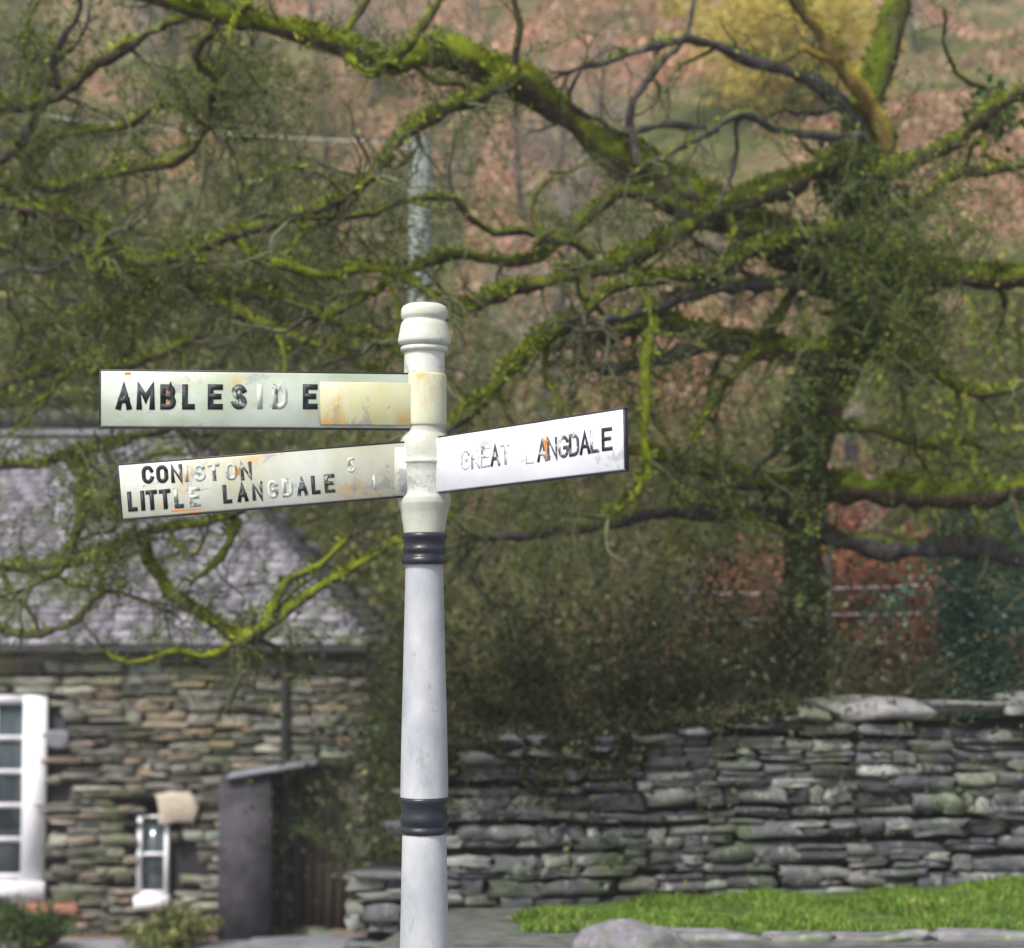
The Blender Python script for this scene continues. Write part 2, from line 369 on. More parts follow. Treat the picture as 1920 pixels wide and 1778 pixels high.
def courses(g, x0, x1, z0, ztop, Y, hmin, hmax, wmin, wmax, holes=(), wave=.03, depth=.09):
    z = z0
    k = 0
    while z < 20:
        h = random.uniform(hmin, hmax) * (1 if random.random() > .25 else .6)
        x = x0 - random.random() * .1; any_ = False
        ph = random.random() * 6
        while x < x1:
            ww = min(random.uniform(wmin, wmax) * (1 if random.random() > .3 else 1.5), max(.06, x1 - x)); cx = x + ww / 2
            zz = z + wave * math.sin(cx * 1.7 + ph) + random.uniform(-.006, .006)
            top = ztop(cx) if callable(ztop) else ztop
            x += ww
            if zz + h > top + .02: continue
            any_ = True
            if any(a < cx + ww * .3 and cx - ww * .3 < b and c < zz + h * .7 and zz + h * .3 < d for a, b, c, d in holes): continue
            if random.random() < .22 and h > .07:
                h1 = h * random.uniform(.4, .6)
                stone(g, (cx, Y, zz + h1 / 2), (ww * .5, depth, h1 * .48), random.uniform(-.04, .04))
                stone(g, (cx, Y + random.uniform(-.02, .02), zz + h1 + (h - h1) / 2), (ww * .48, depth, (h - h1) * .48), random.uniform(-.05, .05))
            else:
                stone(g, (cx, Y + random.uniform(-.03, .03), zz + h / 2), (ww * .5, depth, h * .49), random.uniform(-.05, .05))
        z += h * .97
        if not any_ and z > z0 + .3: break

WY = 11.62
def walltop(x):
    return float(np.interp(x, [-.95, -.7, -.5, 0, .8, 1.8, 3.2, 9], [-.02, .12, .66, .78, .85, .99, 1.03, 1.10]))
wall = tag(empty('dry_stone_wall', (0, WY, 0)), 'long grey dry stone wall with lichen standing behind the grass strip', 'stone wall')
g = Geo()
courses(g, -.95, 6.5, -.42, walltop, WY, .04, .115, .08, .36)
Wm = g.build('stonework', M['wallstone'], None, False, (0, WY, 0)); Wm.location = (0, 0, 0); Wm.parent = wall
g = Geo(); xs = np.linspace(-.9, 6.5, 24)
for a, b_ in zip(xs[:-1], xs[1:]): g.box((a, .03, -.5), (b_, .45, walltop((a + b_) / 2) - .09))
g.build('core', M['gap'], wall)
g = Geo(); x = -.6
while x < 6.5:
    ww = random.uniform(.22, .62) if x > 1.2 else random.uniform(.12, .4)
    stone(g, (x + ww / 2, .1, walltop(x + ww / 2) + random.uniform(-.03, .02)), (ww * .5, .26, random.uniform(.03, .06)), random.uniform(-.05, .05), .2); x += ww * .98
g.build('coping', M['coping'], wall, False)
# kerb stones at the road edge
x = .55; kn = 0
while x < 5:
    ww = random.uniform(.3, .75); g = Geo(); zc = float(gz(x + ww / 2, 9.15))
    stone(g, (0, random.uniform(-.03, .03), -.012), (ww * .5, .09, .035), random.uniform(-.05, .05), .16)
    o = g.build('kerb_stone', M['coping'], None, True); o.location = (x + ww / 2, 9.15, zc + .03)
    tag(o, 'flat grey edging stone between grass and road', 'kerb stone', 'edging stones along the grass'); x += ww + .02
# boulder
g = Geo(); q = []
import bmesh
bm = bmesh.new(); bmesh.ops.create_icosphere(bm, subdivisions=4, radius=1)
for v in bm.verts:
    c = v.co; f = 1 + .16 * mn.fractal(c * 1.3 + Vector((3, 1, 2)), 1, 2, 5)
    f -= .10 * max(0, c.x) * (c.z > .1)
    v.co = Vector((c.x * .27 * f, c.y * .22 * f, (abs(c.z) ** .8) * math.copysign(1, c.z) * .16 * f))
    v.co += Vector((0, 0, .012)) * mn.fractal(c * 4, 1, 2, 4) * 1.6
me = bpy.data.meshes.new('boulder'); bm.to_mesh(me); bm.free(); me.materials.append(M['boulder'])
for p_ in me.polygons: p_.use_smooth = True
bo = bpy.data.objects.new('boulder', me); col.objects.link(bo); pb = P(1188, 1775, 8.6); bo.location = (pb[0], 8.6, float(gz(pb[0], 8.6)) + .045)
tag(bo, 'smooth pale mauve-grey boulder lying at the near edge of the grass', 'boulder')

# ------------------------------------------------------------------ fingerpost
PX = (800 - 960) / FPX * 5.0; PY = 5.0
def zy(y, d=5.0): return P(797, y, d)[2]
S = 5.0 / FPX * 1.0
post = tag(empty('fingerpost', (PX, PY, 0)), 'white cast iron fingerpost with two black bands and three lettered arms', 'signpost')
def lathe_part(name, prof, m, par=post):
    g = Geo(); g.lathe([(r * S, zy(y)) for r, y in prof][::-1], 0, 0, 48); o = g.build(name, m, par, True); o.rotation_euler.y = -R(.2); return o
def densify(pr, k=3):
    out = []
    for (a, b_), (c, d_) in zip(pr[:-1], pr[1:]):
        for q in range(k): out.append((a + (c - a) * q / k, b_ + (d_ - b_) * q / k))
    return out + [pr[-1]]
cap = lathe_part('finial', [(0.01, 570), (20, 570.5), (34, 572), (41, 576), (44, 582), (44.5, 592), (43, 597), (40, 600), (40, 603), (43, 606), (45, 612), (47, 622), (49, 632), (50, 640), (49, 645), (44, 648), (38, 650), (38, 651)], M['post_cap'])
lathe_part('ring', [(37, 650), (43, 650.5), (45, 653), (45, 657), (43, 660), (37, 661)], M['post_cap'])
lathe_part('neck', densify([(37.5, 660), (38, 668), (38.5, 700), (38.5, 712)]), M['post_cap'])
lathe_part('upper_collar', densify([(38, 702), (41, 704), (42, 708), (42, 794), (41, 799), (38, 801)]), M['stained'])
lathe_part('middle_collar', densify([(38.5, 800), (38.5, 812), (45, 822), (48, 832), (49, 840), (49, 862), (50.5, 866), (50.5, 869), (48, 872), (47, 922), (48, 928), (50, 934), (50, 944), (48, 950), (44, 962), (40, 985), (38, 1001)]), M['plate_cream'])
bb = [lathe_part('band', [(35, 999), (41, 1000), (43, 1004), (43, 1009), (40, 1012), (38.5, 1018), (38, 1024), (40, 1027), (41, 1031), (40, 1035), (38, 1038), (38, 1042), (40, 1044), (43, 1047), (44, 1053), (42, 1058), (35, 1059)], M['black']),
      lathe_part('band', [(40, 1493), (46, 1494), (47.5, 1498), (47, 1503), (44, 1508), (42.5, 1516), (42.5, 1524), (44, 1529), (45, 1534), (45, 1543), (43, 1546), (43, 1550), (45.5, 1553), (45.5, 1559), (42, 1563), (38, 1564)], M['black'])]
lathe_part('shaft', densify([(35, 1056), (35.5, 1064), (36.5, 1120), (39, 1230), (42.5, 1370), (44, 1450), (44.5, 1496)], 6), M['post_white'])
lathe_part('lower_shaft', densify([(40, 1558), (41, 1566), (42.5, 1640), (45, 1778), (50, 1950)], 5), M['post_white'])
g = Geo(); g.lathe([(.085, 0.0), (.085, .10), (.078, .14), (.074, .2), (.072, .25)][::1] + [(50 * S, zy(1945))], 0, 0, 40); g.build('plinth', M['black'], post, True)

# stroke font: polylines on a 0..1 (width) x 0..1 (height) cell
def arc(cx, cy, rx, ry, a0, a1, n=10): return [(cx + rx * math.cos(R(a0 + (a1 - a0) * k / n)), cy + ry * math.sin(R(a0 + (a1 - a0) * k / n))) for k in range(n + 1)]
FONT = {
 'A': [[(0, 0), (.5, 1), (1, 0)], [(.2, .33), (.8, .33)]], 'M': [[(0, 0), (0, 1), (.5, .42), (1, 1), (1, 0)]],
 'B': [[(0, 0), (0, 1), (.6, 1)] + arc(.6, .76, .33, .24, 90, -90, 8) + [(0, .52)], [(.6, .52)] + arc(.6, .26, .4, .26, 90, -90, 8) + [(0, 0)]],
 'L': [[(0, 1), (0, 0), (.9, 0)]], 'E': [[(.95, 1), (0, 1), (0, 0), (.95, 0)], [(0, .52), (.8, .52)]],
 'S': [arc(.5, .75, .47, .25, 20, 270, 12) + arc(.5, .25, .5, .25, 90, -160, 12)],
 'I': [[(.5, 0), (.5, 1)]], 'D': [[(0, 0), (0, 1), (.45, 1)] + arc(.45, .68, .52, .32, 90, 0, 6) + arc(.45, .32, .52, .32, 0, -90, 6) + [(0, 0)]],
 'C': [arc(.5, .68, .5, .32, 15, 180, 9) + arc(.5, .32, .5, .32, 180, 345, 9)],
 'O': [arc(.5, .68, .5, .32, 0, 180, 10) + arc(.5, .32, .5, .32, 180, 360, 10) + [(1, .68)]],
 'N': [[(0, 0), (0, 1), (1, 0), (1, 1)]], 'T': [[(0, 1), (1, 1)], [(.5, 1), (.5, 0)]],
 'G': [arc(.5, .68, .5, .32, 20, 180, 9) + arc(.5, .32, .5, .32, 180, 360, 9) + [(1, .45), (.58, .45)]],
 'R': [[(0, 0), (0, 1), (.6, 1)] + arc(.6, .75, .36, .25, 90, -90, 8) + [(0, .5)], [(.5, .5), (1, 0)]],
 '1': [[(.2, .8), (.5, 1), (.5, 0)]], '5': [[(.9, 1), (.15, 1), (.1, .56)] + arc(.45, .31, .5, .31, 110, -150, 12)],
}
def glyph(g, ch, cx, cz, wd, ht, sw, m, y0=0, th=.0014):
    """strokes as one raised ribbon per polyline; local x,z plane facing -y"""
    for pl in FONT[ch]:
        p = [(cx + (a - .5) * (wd - sw), cz + (b_ - .5) * (ht - sw)) for a, b_ in pl]
        n = len(p); L_ = []; R_ = []
        for k in range(n):
            d0 = Vector(p[k]) - Vector(p[k - 1]) if k else Vector(p[1]) - Vector(p[0])
            d1 = Vector(p[k + 1]) - Vector(p[k]) if k < n - 1 else d0
            d0.normalize(); d1.normalize()
            nn = Vector((-d0.y - d1.y, d0.x + d1.x)); nn = nn.normalized() if nn.length > 1e-6 else Vector((-d0.y, d0.x))
            s_ = sw / 2 / max(.45, nn.dot(Vector((-d0.y, d0.x))))
            e = Vector((0, 0))
            if k == 0: e = -d0 * sw / 2
            if k == n - 1: e = d0 * sw / 2
            q = Vector(p[k]) + e
            L_.append((q + nn * s_)); R_.append((q - nn * s_))
        v = [(a.x, y0 - th, a.y) for a in L_] + [(a.x, y0 - th, a.y) for a in R_] + [(a.x, y0, a.y) for a in L_] + [(a.x, y0, a.y) for a in R_]
        f = []
        for k in range(n - 1):
            f += [(k, n + k, n + k + 1, k + 1), (k, k + 1, 2 * n + k + 1, 2 * n + k), (n + k, 3 * n + k, 3 * n + k + 1, n + k + 1)]
        f += [(0, 2 * n, 3 * n, n), (n - 1, 2 * n - 1, 4 * n - 1, 3 * n - 1)]
        g.add(v, f, m); y0 -= .00012

def arm(name, label, inner, outer, H, plate, border, texts, inks, panel=None, thick=.012, taper=1.0, extras=()):
    """inner / outer: (px, py, depth) of the arm's centre line ends. The arm is a real flat casting lying on that line."""
    a = P(*inner); b_ = P(*outer); flip = outer[0] < inner[0]
    left, right = (b_, a) if flip else (a, b_)
    ux = (right - left); L_ = np.linalg.norm(ux); ux = ux / L_
    uz = np.array([0, 0, 1.]); uz = uz - ux * (uz @ ux); uz /= np.linalg.norm(uz); uy = np.cross(uz, ux)
    Mx = Matrix(((ux[0], uy[0], uz[0], left[0]), (ux[1], uy[1], uz[1], left[1]), (ux[2], uy[2], uz[2], left[2]), (0, 0, 0, 1)))
    def tx(px_):
        lo, hi = 0, L_
        for _ in range(40):
            mid = (lo + hi) / 2
            if proj(left + ux * mid)[0] < px_: lo = mid
            else: hi = mid
        return lo
    def place(o, par):
        o.parent = par
        return o
    root = Geo()
    # plate body: bevelled slab
    h = H / 2; bv = .003
    def slab(g, x0, x1, z0, z1, y0, y1, m=0, bv=.003):
        fr = [(x0 + bv, y0, z0 + bv), (x1 - bv, y0, z0 + bv), (x1 - bv, y0, z1 - bv), (x0 + bv, y0, z1 - bv)]
        md = [(x0, y0 + bv, z0), (x1, y0 + bv, z0), (x1, y0 + bv, z1), (x0, y0 + bv, z1)]
        bk = [(x0, y1, z0), (x1, y1, z0), (x1, y1, z1), (x0, y1, z1)]
        f = [(0, 1, 2, 3), (11, 10, 9, 8)] + [(q, q + 4, (q + 1) % 4 + 4, (q + 1) % 4) for q in range(4)] + [(q + 4, q + 8, (q + 1) % 4 + 8, (q + 1) % 4 + 4) for q in range(4)]
        g.add(fr + md + bk, [tuple(reversed(t_)) for t_ in f][0:0] or f, m)
    slab(root, 0, L_, -h, h, 0, thick)
    A = root.build('sign_arm', plate, post); A.matrix_world = Matrix.Translation((-PX, -PY, 0)) @ Mx
    A['label'] = label
    # dark painted edge: strips standing just behind and around the plate
    g = Geo(); e = .0042
    slab(g, (-e if flip else 0.02), L_ + (0 if flip else e), h - .0008, h + e, .002, thick + .003, 0, .001)
    slab(g, (-e if flip else 0.02), L_ + (0 if flip else e), -h - e, -h + .0008, .002, thick + .003, 0, .001)
    if flip: slab(g, -e, .0008, -h - e + .0003, h + e - .0003, .0022, thick + .0028, 0, .001)
    else: slab(g, L_ - .0008, L_ + e, -h - e + .0003, h + e - .0003, .0022, thick + .0028, 0, .001)
    g.build('edge', border, A)
    for (word, xs_, zc, ht, wd, sw, fades) in texts:
        groups = {}
        g = Geo(); mats = []
        for ch, x_, fd in zip(word, xs_, fades):
            ml = inks[fd]
            g = Geo(); t_ = tx(x_)
            zz = zc if not isinstance(zc, tuple) else zc[0] + (zc[1] - zc[0]) * (x_ - xs_[0]) / (xs_[-1] - xs_[0])
            w_ = wd * (1.18 if ch == 'M' else .5 if ch == '1' else .86 if ch in 'L' else 1)
            glyph(g, ch, t_, zz, w_, ht, sw, 0, 0, .0014 if fd < .5 else .0006); g.build('letter', ml, A)
    if panel:
        x0, x1, z0, z1, pm = panel
        g = Geo(); slab(g, tx(x0), tx(x1), z0, z1, -.006, .001, 0, .002); g.build('panel', pm, A)
    for (x0, x1, z0, z1, em, nm) in extras:
        a0, a1 = tx(x0), tx(x1); k = 14; g = Geo()
        top = [(a0 + (a1 - a0) * q / k, -.0006, z1 - (z1 - z0) * .25 * random.random() * (0 < q < k)) for q in range(k + 1)]
        bot = [(a0 + (a1 - a0) * q / k, -.0006, z0 + (z1 - z0) * .3 * random.random()) for q in range(k + 1)]
        g.add(top + bot, [(q, k + 1 + q, k + 2 + q, q + 1) for q in range(k)]); g.build(nm, em, A)
    return A, tx
H = .148
arm('sign_arm', 'greenish white arm pointing left, lettered AMBLESIDE, with a stained stub panel', (800, 753, 4.962), (189, 747, 4.84), H, M['plate_green'], M['black'],
    [('AMBLESIDE', [232, 273, 315, 354, 404, 448, 487, 525, 582], (.004, .010), .0675, .041, .0148, [.0, .0, .0, .0, .0, .3, .8, .55, .0]),
     ('1', [675], -.001, .05, .04, .009, [.55])], INK, (600, 800, -.066, .050, M['stained']),
    extras=[(233, 245, .062, .0715, M['rust'], 'rust_streak'), (311, 320, .013, .022, M['rust'], 'rust_streak'), (312, 320, -.010, -.002, M['rust'], 'rust_streak'), (228, 236, .006, .012, M['rust'], 'rust_streak')])
arm('sign_arm', 'cream white arm drooping to the left, lettered CONISTON and LITTLE LANGDALE', (780, 878, 4.955), (226, 923, 4.87), .143, M['plate_cream'], M['black'],
    [('CONISTON', [279, 306, 333, 351, 376, 403, 435, 463], (.041, .030), .048, .031, .0098, [.0, .0, .3, .8, .8, .55, .55, .3]),
     ('LITTLE', [247, 266, 283, 308, 334, 364], (-.027, -.029), .053, .030, .0106, [.0, .0, .0, .0, .3, .55]),
     ('LANGDALE', [425, 453, 481, 510, 538, 565, 591, 617], (-.028, -.022), .050, .029, .0100, [.0, .0, .3, .55, .55, .3, .0, .3]),
     ('5', [660], .022, .040, .022, .006, [.55]), ('1', [700], -.030, .04, .028, .007, [.8])], INK,
    extras=[(318, 372, -.064, -.059, M['rust'], 'rust_streak'), (440, 452, .016, .044, M['rust'], 'rust_streak'), (330, 380, -.0705, -.068, M['rust'], 'rust_streak')])
arm('sign_arm', 'bright white arm pointing right towards the viewer, lettered GREAT LANGDALE', (812, 873, 4.95), (1168, 824, 4.44), .147, M['plate_white'], M['black'],
    [('GREAT', [873, 892, 911, 929, 948], .004, .056, .036, .0085, [.55, .8, .55, .3, .55]),
     ('LANGDALE', [994, 1017, 1036, 1057, 1077, 1097, 1116, 1139], (-.001, .006), .057, .037, .0090, [.8, .3, .3, .3, .3, .0, .3, .0])], {**INKW, .0: INK[.0]},
    extras=[(1018, 1030, -.024, .036, M['rust'], 'rust_streak')])
# cast brackets that carry the two left arms
g = Geo()
Mm = Matrix.Translation((0, 0, 0))
g.box((-.085, -.052, zy(932)), (.02, -.030, zy(842)), 0)
g.build('bracket', M['plate_cream'], post)
# verge island the post stands on
g = Geo(); a = np.linspace(0, 2 * np.pi, 49)[:-1]
g.poly([(PX + .75 * math.cos(q), PY + .6 * math.sin(q), .09) for q in a])
g.lathe([(.75, -.02), (.75, .088)], PX, PY, 48)
tag(g.build('grass_island', M['turf']), kind='structure')

# ------------------------------------------------------------------ cottage
CY = 21.8
cz = lambda y, d=CY: P(800, y, d)[2]
cxp = lambda x, d=CY: (x - 960) / (FPX) * d
cott = tag(empty('stone_cottage', (-4.5, CY, -2.1)), 'low stone cottage with mauve-grey slate hipped roof and white windows', 'cottage')
OFF = np.array([-4.5, CY, -2.1])
def cpart(g, name, m, smooth=False, parent=cott):
    o = g.build(name, m, None, smooth); o.parent = parent
    if parent is cott: o.location = -Vector(OFF)
    return o
X0, X1 = -11.0, cxp(692); Z0, Z1 = -2.5, cz(1206)
wn = (cxp(-150), cxp(96), cz(1692), cz(1300))       # big window hole
sw_ = (cxp(268), cxp(326), cz(1702), cz(1500))
dr = (cxp(556), cxp(672), cz(1742), cz(1440))
g = Geo(); courses(g, X0, X1, -2.35, Z1 + .03, CY, .045, .135, .12, .5, [wn, sw_, dr], .035, .10)
# end wall facing right
cpart(g, 'front_wall', M['cottstone'], False)
g = Geo()
courses(g, 0, 5.3, -2.35, Z1 + .03, 0, .08, .2, .16, .5)
ew = g.build('end_wall', M['cottstone'], None, True); ew.parent = cott; ew.rotation_euler = (0, 0, math.pi / 2); ew.location = Vector((X1 - .02, CY + .05, 0)) - Vector(OFF)
g = Geo()
hx = [X0, wn[0], wn[1], sw_[0], sw_[1], dr[0], dr[1], X1 - .05]
for k, (a, b_) in enumerate(zip(hx[:-1], hx[1:])):
    if k == 1: segs = [(Z0, wn[2]), (wn[3], Z1)]
    elif k == 3: segs = [(Z0, sw_[2]), (sw_[3], Z1)]
    elif k == 5: segs = [(dr[3], Z1)]
    else: segs = [(Z0, Z1)]
    for s0, s1 in segs: g.box((a, CY + .04, s0), (b_, CY + .40, s1))
g.box((X1 - .45, CY + .41, Z0), (X1 - .06, CY + 5.3, Z1)); g.box((X0, CY + 4.9, Z0), (X1 - .46, CY + 5.3, Z1)); g.box((X0, CY + .41, Z0), (X0 + .4, CY + 4.89, Z1))
cpart(g, 'wall_core', M['gap'])
# roof planes
D2 = 2.75; ov = .22
ez = Z1 - .02; rz_ = cz(812, CY + D2); rz_ = float(P(200, 812, CY + D2)[2])
ey = CY - ov; ry = CY + D2; hxr = X1 + .03; ridge_x = cxp(345, ry)
rg = Geo(); E0 = np.array([X0 - .2, ey, ez]); 
def slates(g, A0, A1, B0, B1, gauge=.13):
    """A0-A1 eave line, B0-B1 ridge line"""
    A0, A1, B0, B1 = map(np.array, (A0, A1, B0, B1))
    up = np.linalg.norm(B0 * .5 + B1 * .5 - A0 * .5 - A1 * .5); n = np.cross(A1 - A0, B0 - A0); n /= np.linalg.norm(n)
    if n[2] < 0: n = -n
    hA = np.linalg.norm(np.cross(A1 - A0, B0 - A0)) / np.linalg.norm(A1 - A0)
    rows = int(hA / gauge); ax = (A1 - A0) / np.linalg.norm(A1 - A0)
    sl = np.cross(n, ax); sl = sl if sl[2] > 0 else -sl
    for r in range(rows + 1):
        t0 = r / rows; t1 = min(1, (r + 1.25) / rows)
        p0 = A0 + (B0 - A0) * t0; p1 = A1 + (B1 - A1) * t0; Lr = (p1 - p0) @ ax
        x = -random.random() * .15; gg = hA / rows
        while x < Lr:
            ww = random.uniform(.14, .34) * (1.15 - .3 * t0)
            a = max(x, 0); b_ = min(x + ww - .006, Lr)
            if b_ - a > .03:
                lift = .018 + random.random() * .014; dn = random.uniform(-.025, .012); th = .012
                q0 = p0 + ax * a + sl * dn + n * lift; q1 = p0 + ax * b_ + sl * (dn + random.uniform(-.008, .008)) + n * (lift + random.uniform(-.006, .006))
                q2 = q1 + sl * gg * 1.3 - n * (lift - .004); q3 = q0 + sl * gg * 1.3 - n * (lift - .004)
                v = [q0, q1, q2, q3, q0 - n * th, q1 - n * th, q2 - n * th, q3 - n * th]
                g.add(v, [(0, 1, 2, 3), (4, 7, 6, 5), (0, 4, 5, 1), (1, 5, 6, 2), (3, 2, 6, 7), (0, 3, 7, 4)])
            x += ww
FR = Geo()
by = CY + 5.5 + ov
slates(FR, (X0 - .2, ey, ez), (hxr, ey, ez), (X0 - .2, ry, rz_), (ridge_x, ry, rz_))
slates(FR, (hxr, ey, ez), (hxr, by, ez), (ridge_x, ry, rz_), (ridge_x, ry + .01, rz_), .15)
slates(FR, (X0 - .2, by, ez), (hxr, by, ez), (X0 - .2, ry, rz_), (ridge_x, ry, rz_), .3)
roof = cpart(FR, 'roof', M['slate'])
g = Geo(); dd = .03
g.add([(X0 - .2, ey, ez - dd), (hxr, ey, ez - dd), (ridge_x, ry, rz_ - dd), (X0 - .2, ry, rz_ - dd), (hxr, by, ez - dd), (X0 - .2, by, ez - dd)], [(0, 1, 2, 3), (5, 3, 2, 4)])
g.add([(hxr, ey, ez - dd), (hxr, by, ez - dd), (ridge_x, ry, rz_ - dd)], [(0, 1, 2)])
g.add([(X0 - .2, ey, ez - .06), (hxr, ey, ez - .06), (hxr, by, ez - .06), (X0 - .2, by, ez - .06)], [(0, 1, 2, 3)])
cpart(g, 'roof_boards', M['gap'])
g = Geo(); x = X0 - .2
while x < ridge_x:
    ww = min(.45, ridge_x - x); a = np.linspace(0, np.pi, 7)
    pr = [(ry + .15 * math.cos(q), rz_ - .03 + .11 * math.sin(q)) for q in a]
    v = [(x, y_, z_) for y_, z_ in pr] + [(x + ww - .01, y_, z_) for y_, z_ in pr]
    g.add(v, [(k, k + 1, 8 + k, 7 + k) for k in range(6)]); x += ww
g.build('ridge_tiles', M['slab'], None).parent = roof
# gutter under the eave
g = Geo(); g.tube([(X0, ey - .04, ez - .06), (hxr - .03, ey - .04, ez - .06)], .05, 8); cpart(g, 'gutter', M['dark'])
# big window
def window(x0, x1, z0, z1, cols, rows, fw, bar, glass, sill_h, y=CY - .02):
    fr = Geo(); fr.box((x0, y - .05, z0 + sill_h), (x0 + fw, y + .06, z1)); fr.box((x1 - fw, y - .05, z0 + sill_h), (x1, y + .06, z1))
    fr.box((x0 + fw, y - .047, z1 - fw * .4), (x1 - fw, y + .057, z1)); fr.box((x0 + fw, y - .047, z0 + sill_h), (x1 - fw, y + .057, z0 + sill_h + bar * 1.4))
    iw = x1 - x0 - 2 * fw; zb, zt = z0 + sill_h + bar * 1.4, z1 - fw * .4
    for c in range(1, cols): fr.box((x0 + fw + iw * c / cols - bar / 2, y - .02, zb), (x0 + fw + iw * c / cols + bar / 2, y + .04, zt))
    for r in range(1, rows): fr.box((x0 + fw, y - .023, zb + (zt - zb) * r / rows - bar / 2), (x1 - fw, y + .037, zb + (zt - zb) * r / rows + bar / 2))
    W = cpart(fr, 'window', M['whitewood'])
    s = Geo(); s.box((x0 - .02, y - .12, z0), (x1 + .02, y + .06, z0 + sill_h - .003)); s.build('sill', M['whitewood'], W)
    p = Geo(); p.box((x0 + .02, y + .02, z0 + sill_h), (x1 - .02, y + .035, z1 - .02)); p.build('pane', glass, W)
    return W
window(wn[0], wn[1], wn[2], wn[3] - .02, 3, 5, .27, .055, M['glass'], .26)
window(sw_[0], sw_[1], sw_[2], sw_[3] - .18, 1, 2, .05, .035, M['glass'], .15)
g = Geo(); stone(g, (cxp(340), CY - .06, cz(1512)), (.22, .12, .17), .1, .1); cpart(g, 'buff_block', M['buff'], True)  # plain buff block beside the head of the small window
g = Geo(); stone(g, (cxp(120), CY - .1, cz(1385)), (.13, .06, .10), 0, .06); cpart(g, 'quoin', M['slab'], True)
g = Geo(); stone(g, (cxp(110), CY - .1, cz(1700)), (.34, .08, .06), 0, .08); cpart(g, 'brick_course', M['brick'], True)
# porch pier, slab and door
g = Geo(); g.box((cxp(432), CY - .62, -2.4), (cxp(524), CY - .1, cz(1458, CY - .6) - .01)); cpart(g, 'porch_pier', M['render'])
g = Geo(); A_ = P(425, 1462, CY - .7); B_ = P(592, 1436, CY - .7)
v = []
for q in (A_, B_):
    for dy, dz in ((0, 0), (.75, 0), (.75, .05), (0, .05)): v.append((q[0], q[1] + dy, q[2] + dz))
g.add(v, [(0, 3, 2, 1), (4, 5, 6, 7), (0, 4, 7, 3), (1, 2, 6, 5), (3, 7, 6, 2), (0, 1, 5, 4)]); cpart(g, 'porch_slab', M['slab'])
g = Geo()
for k in range(5):
    a = dr[0] + .1 + (dr[1] - dr[0] - .1) * k / 5; g.box((a + .004, CY + .1, dr[2] - .3), (a + (dr[1] - dr[0] - .1) / 5 - .004, CY + .14, dr[3]))
door = cpart(g, 'door', M['doorwood'])
g = Geo(); g.tube([(dr[0] + .18, CY + .08, -1.2), (dr[0] + .18, CY + .05, -1.15), (dr[0] + .18, CY + .08, -1.05)], .012, 6); g.build('handle', M['dark'], door)
g = Geo(); g.box((dr[0], CY - .02, dr[2] - .3), (dr[0] + .09, CY + .2, dr[3])); g.box((dr[1] - .03, CY - .02, dr[2] - .3), (dr[1] + .03, CY + .2, dr[3])); cpart(g, 'door_frame', M['dark'])
g = Geo(); g.tube([(cxp(540), CY - .14, ez - .1), (cxp(540), CY - .14, cz(1740))], .05, 10); cpart(g, 'drainpipe', M['dark'])
g = Geo(); stone(g, (0, 0, 0), (.72, .55, .10), 0, .05); o = g.build('door_step', M['slab'], None, True); o.location = (cxp(595), CY - 1.2, -2.1); o.parent = cott; o.location = Vector(o.location) - Vector(OFF)

# ------------------------------------------------------------------ trees
def rand_perp(d):
    q = np.cross(d, rng.normal(size=3)); return q / (np.linalg.norm(q) + 1e-9)
def twig(g, p, d, L_, r, lvl, mt, mcount=3, curl=.35, grav=-.04, sides=None, leafpts=None):
    """one crooked twig and, below it, its own twigs"""
    n = max(4, int(L_ / .07)) if L_ < 1.2 else max(6, int(L_ / .16)); n = min(n, 14)
    pts = [np.array(p)]; d = np.array(d) / np.linalg.norm(d)
    for k in range(n):
        d = d + rng.normal(size=3) * curl; d[2] += grav + .02 * k / n; d /= np.linalg.norm(d)
        pts.append(pts[-1] + d * L_ / n)
    rad = np.linspace(r, r * .3, n + 1)
    g.tube(pts, rad, sides or (6 if r > .025 else 4 if r > .008 else 3), mt)
    if leafpts is not None and lvl <= 1: leafpts.extend(pts[1::2])
    if lvl > 0:
        for c in range(mcount + (lvl > 1)):
            k = random.randint(max(1, n // 5), n); t_ = pts[min(k, n)] - pts[min(k, n) - 1]; t_ /= np.linalg.norm(t_) + 1e-9
            dd = t_ * random.uniform(.4, 1) + rand_perp(t_) * random.uniform(.5, 1.0)
            twig(g, pts[min(k, n)], dd, L_ * random.uniform(.42, .7), rad[min(k, n)] * .65, lvl - 1, mt, mcount, curl, grav, None, leafpts)

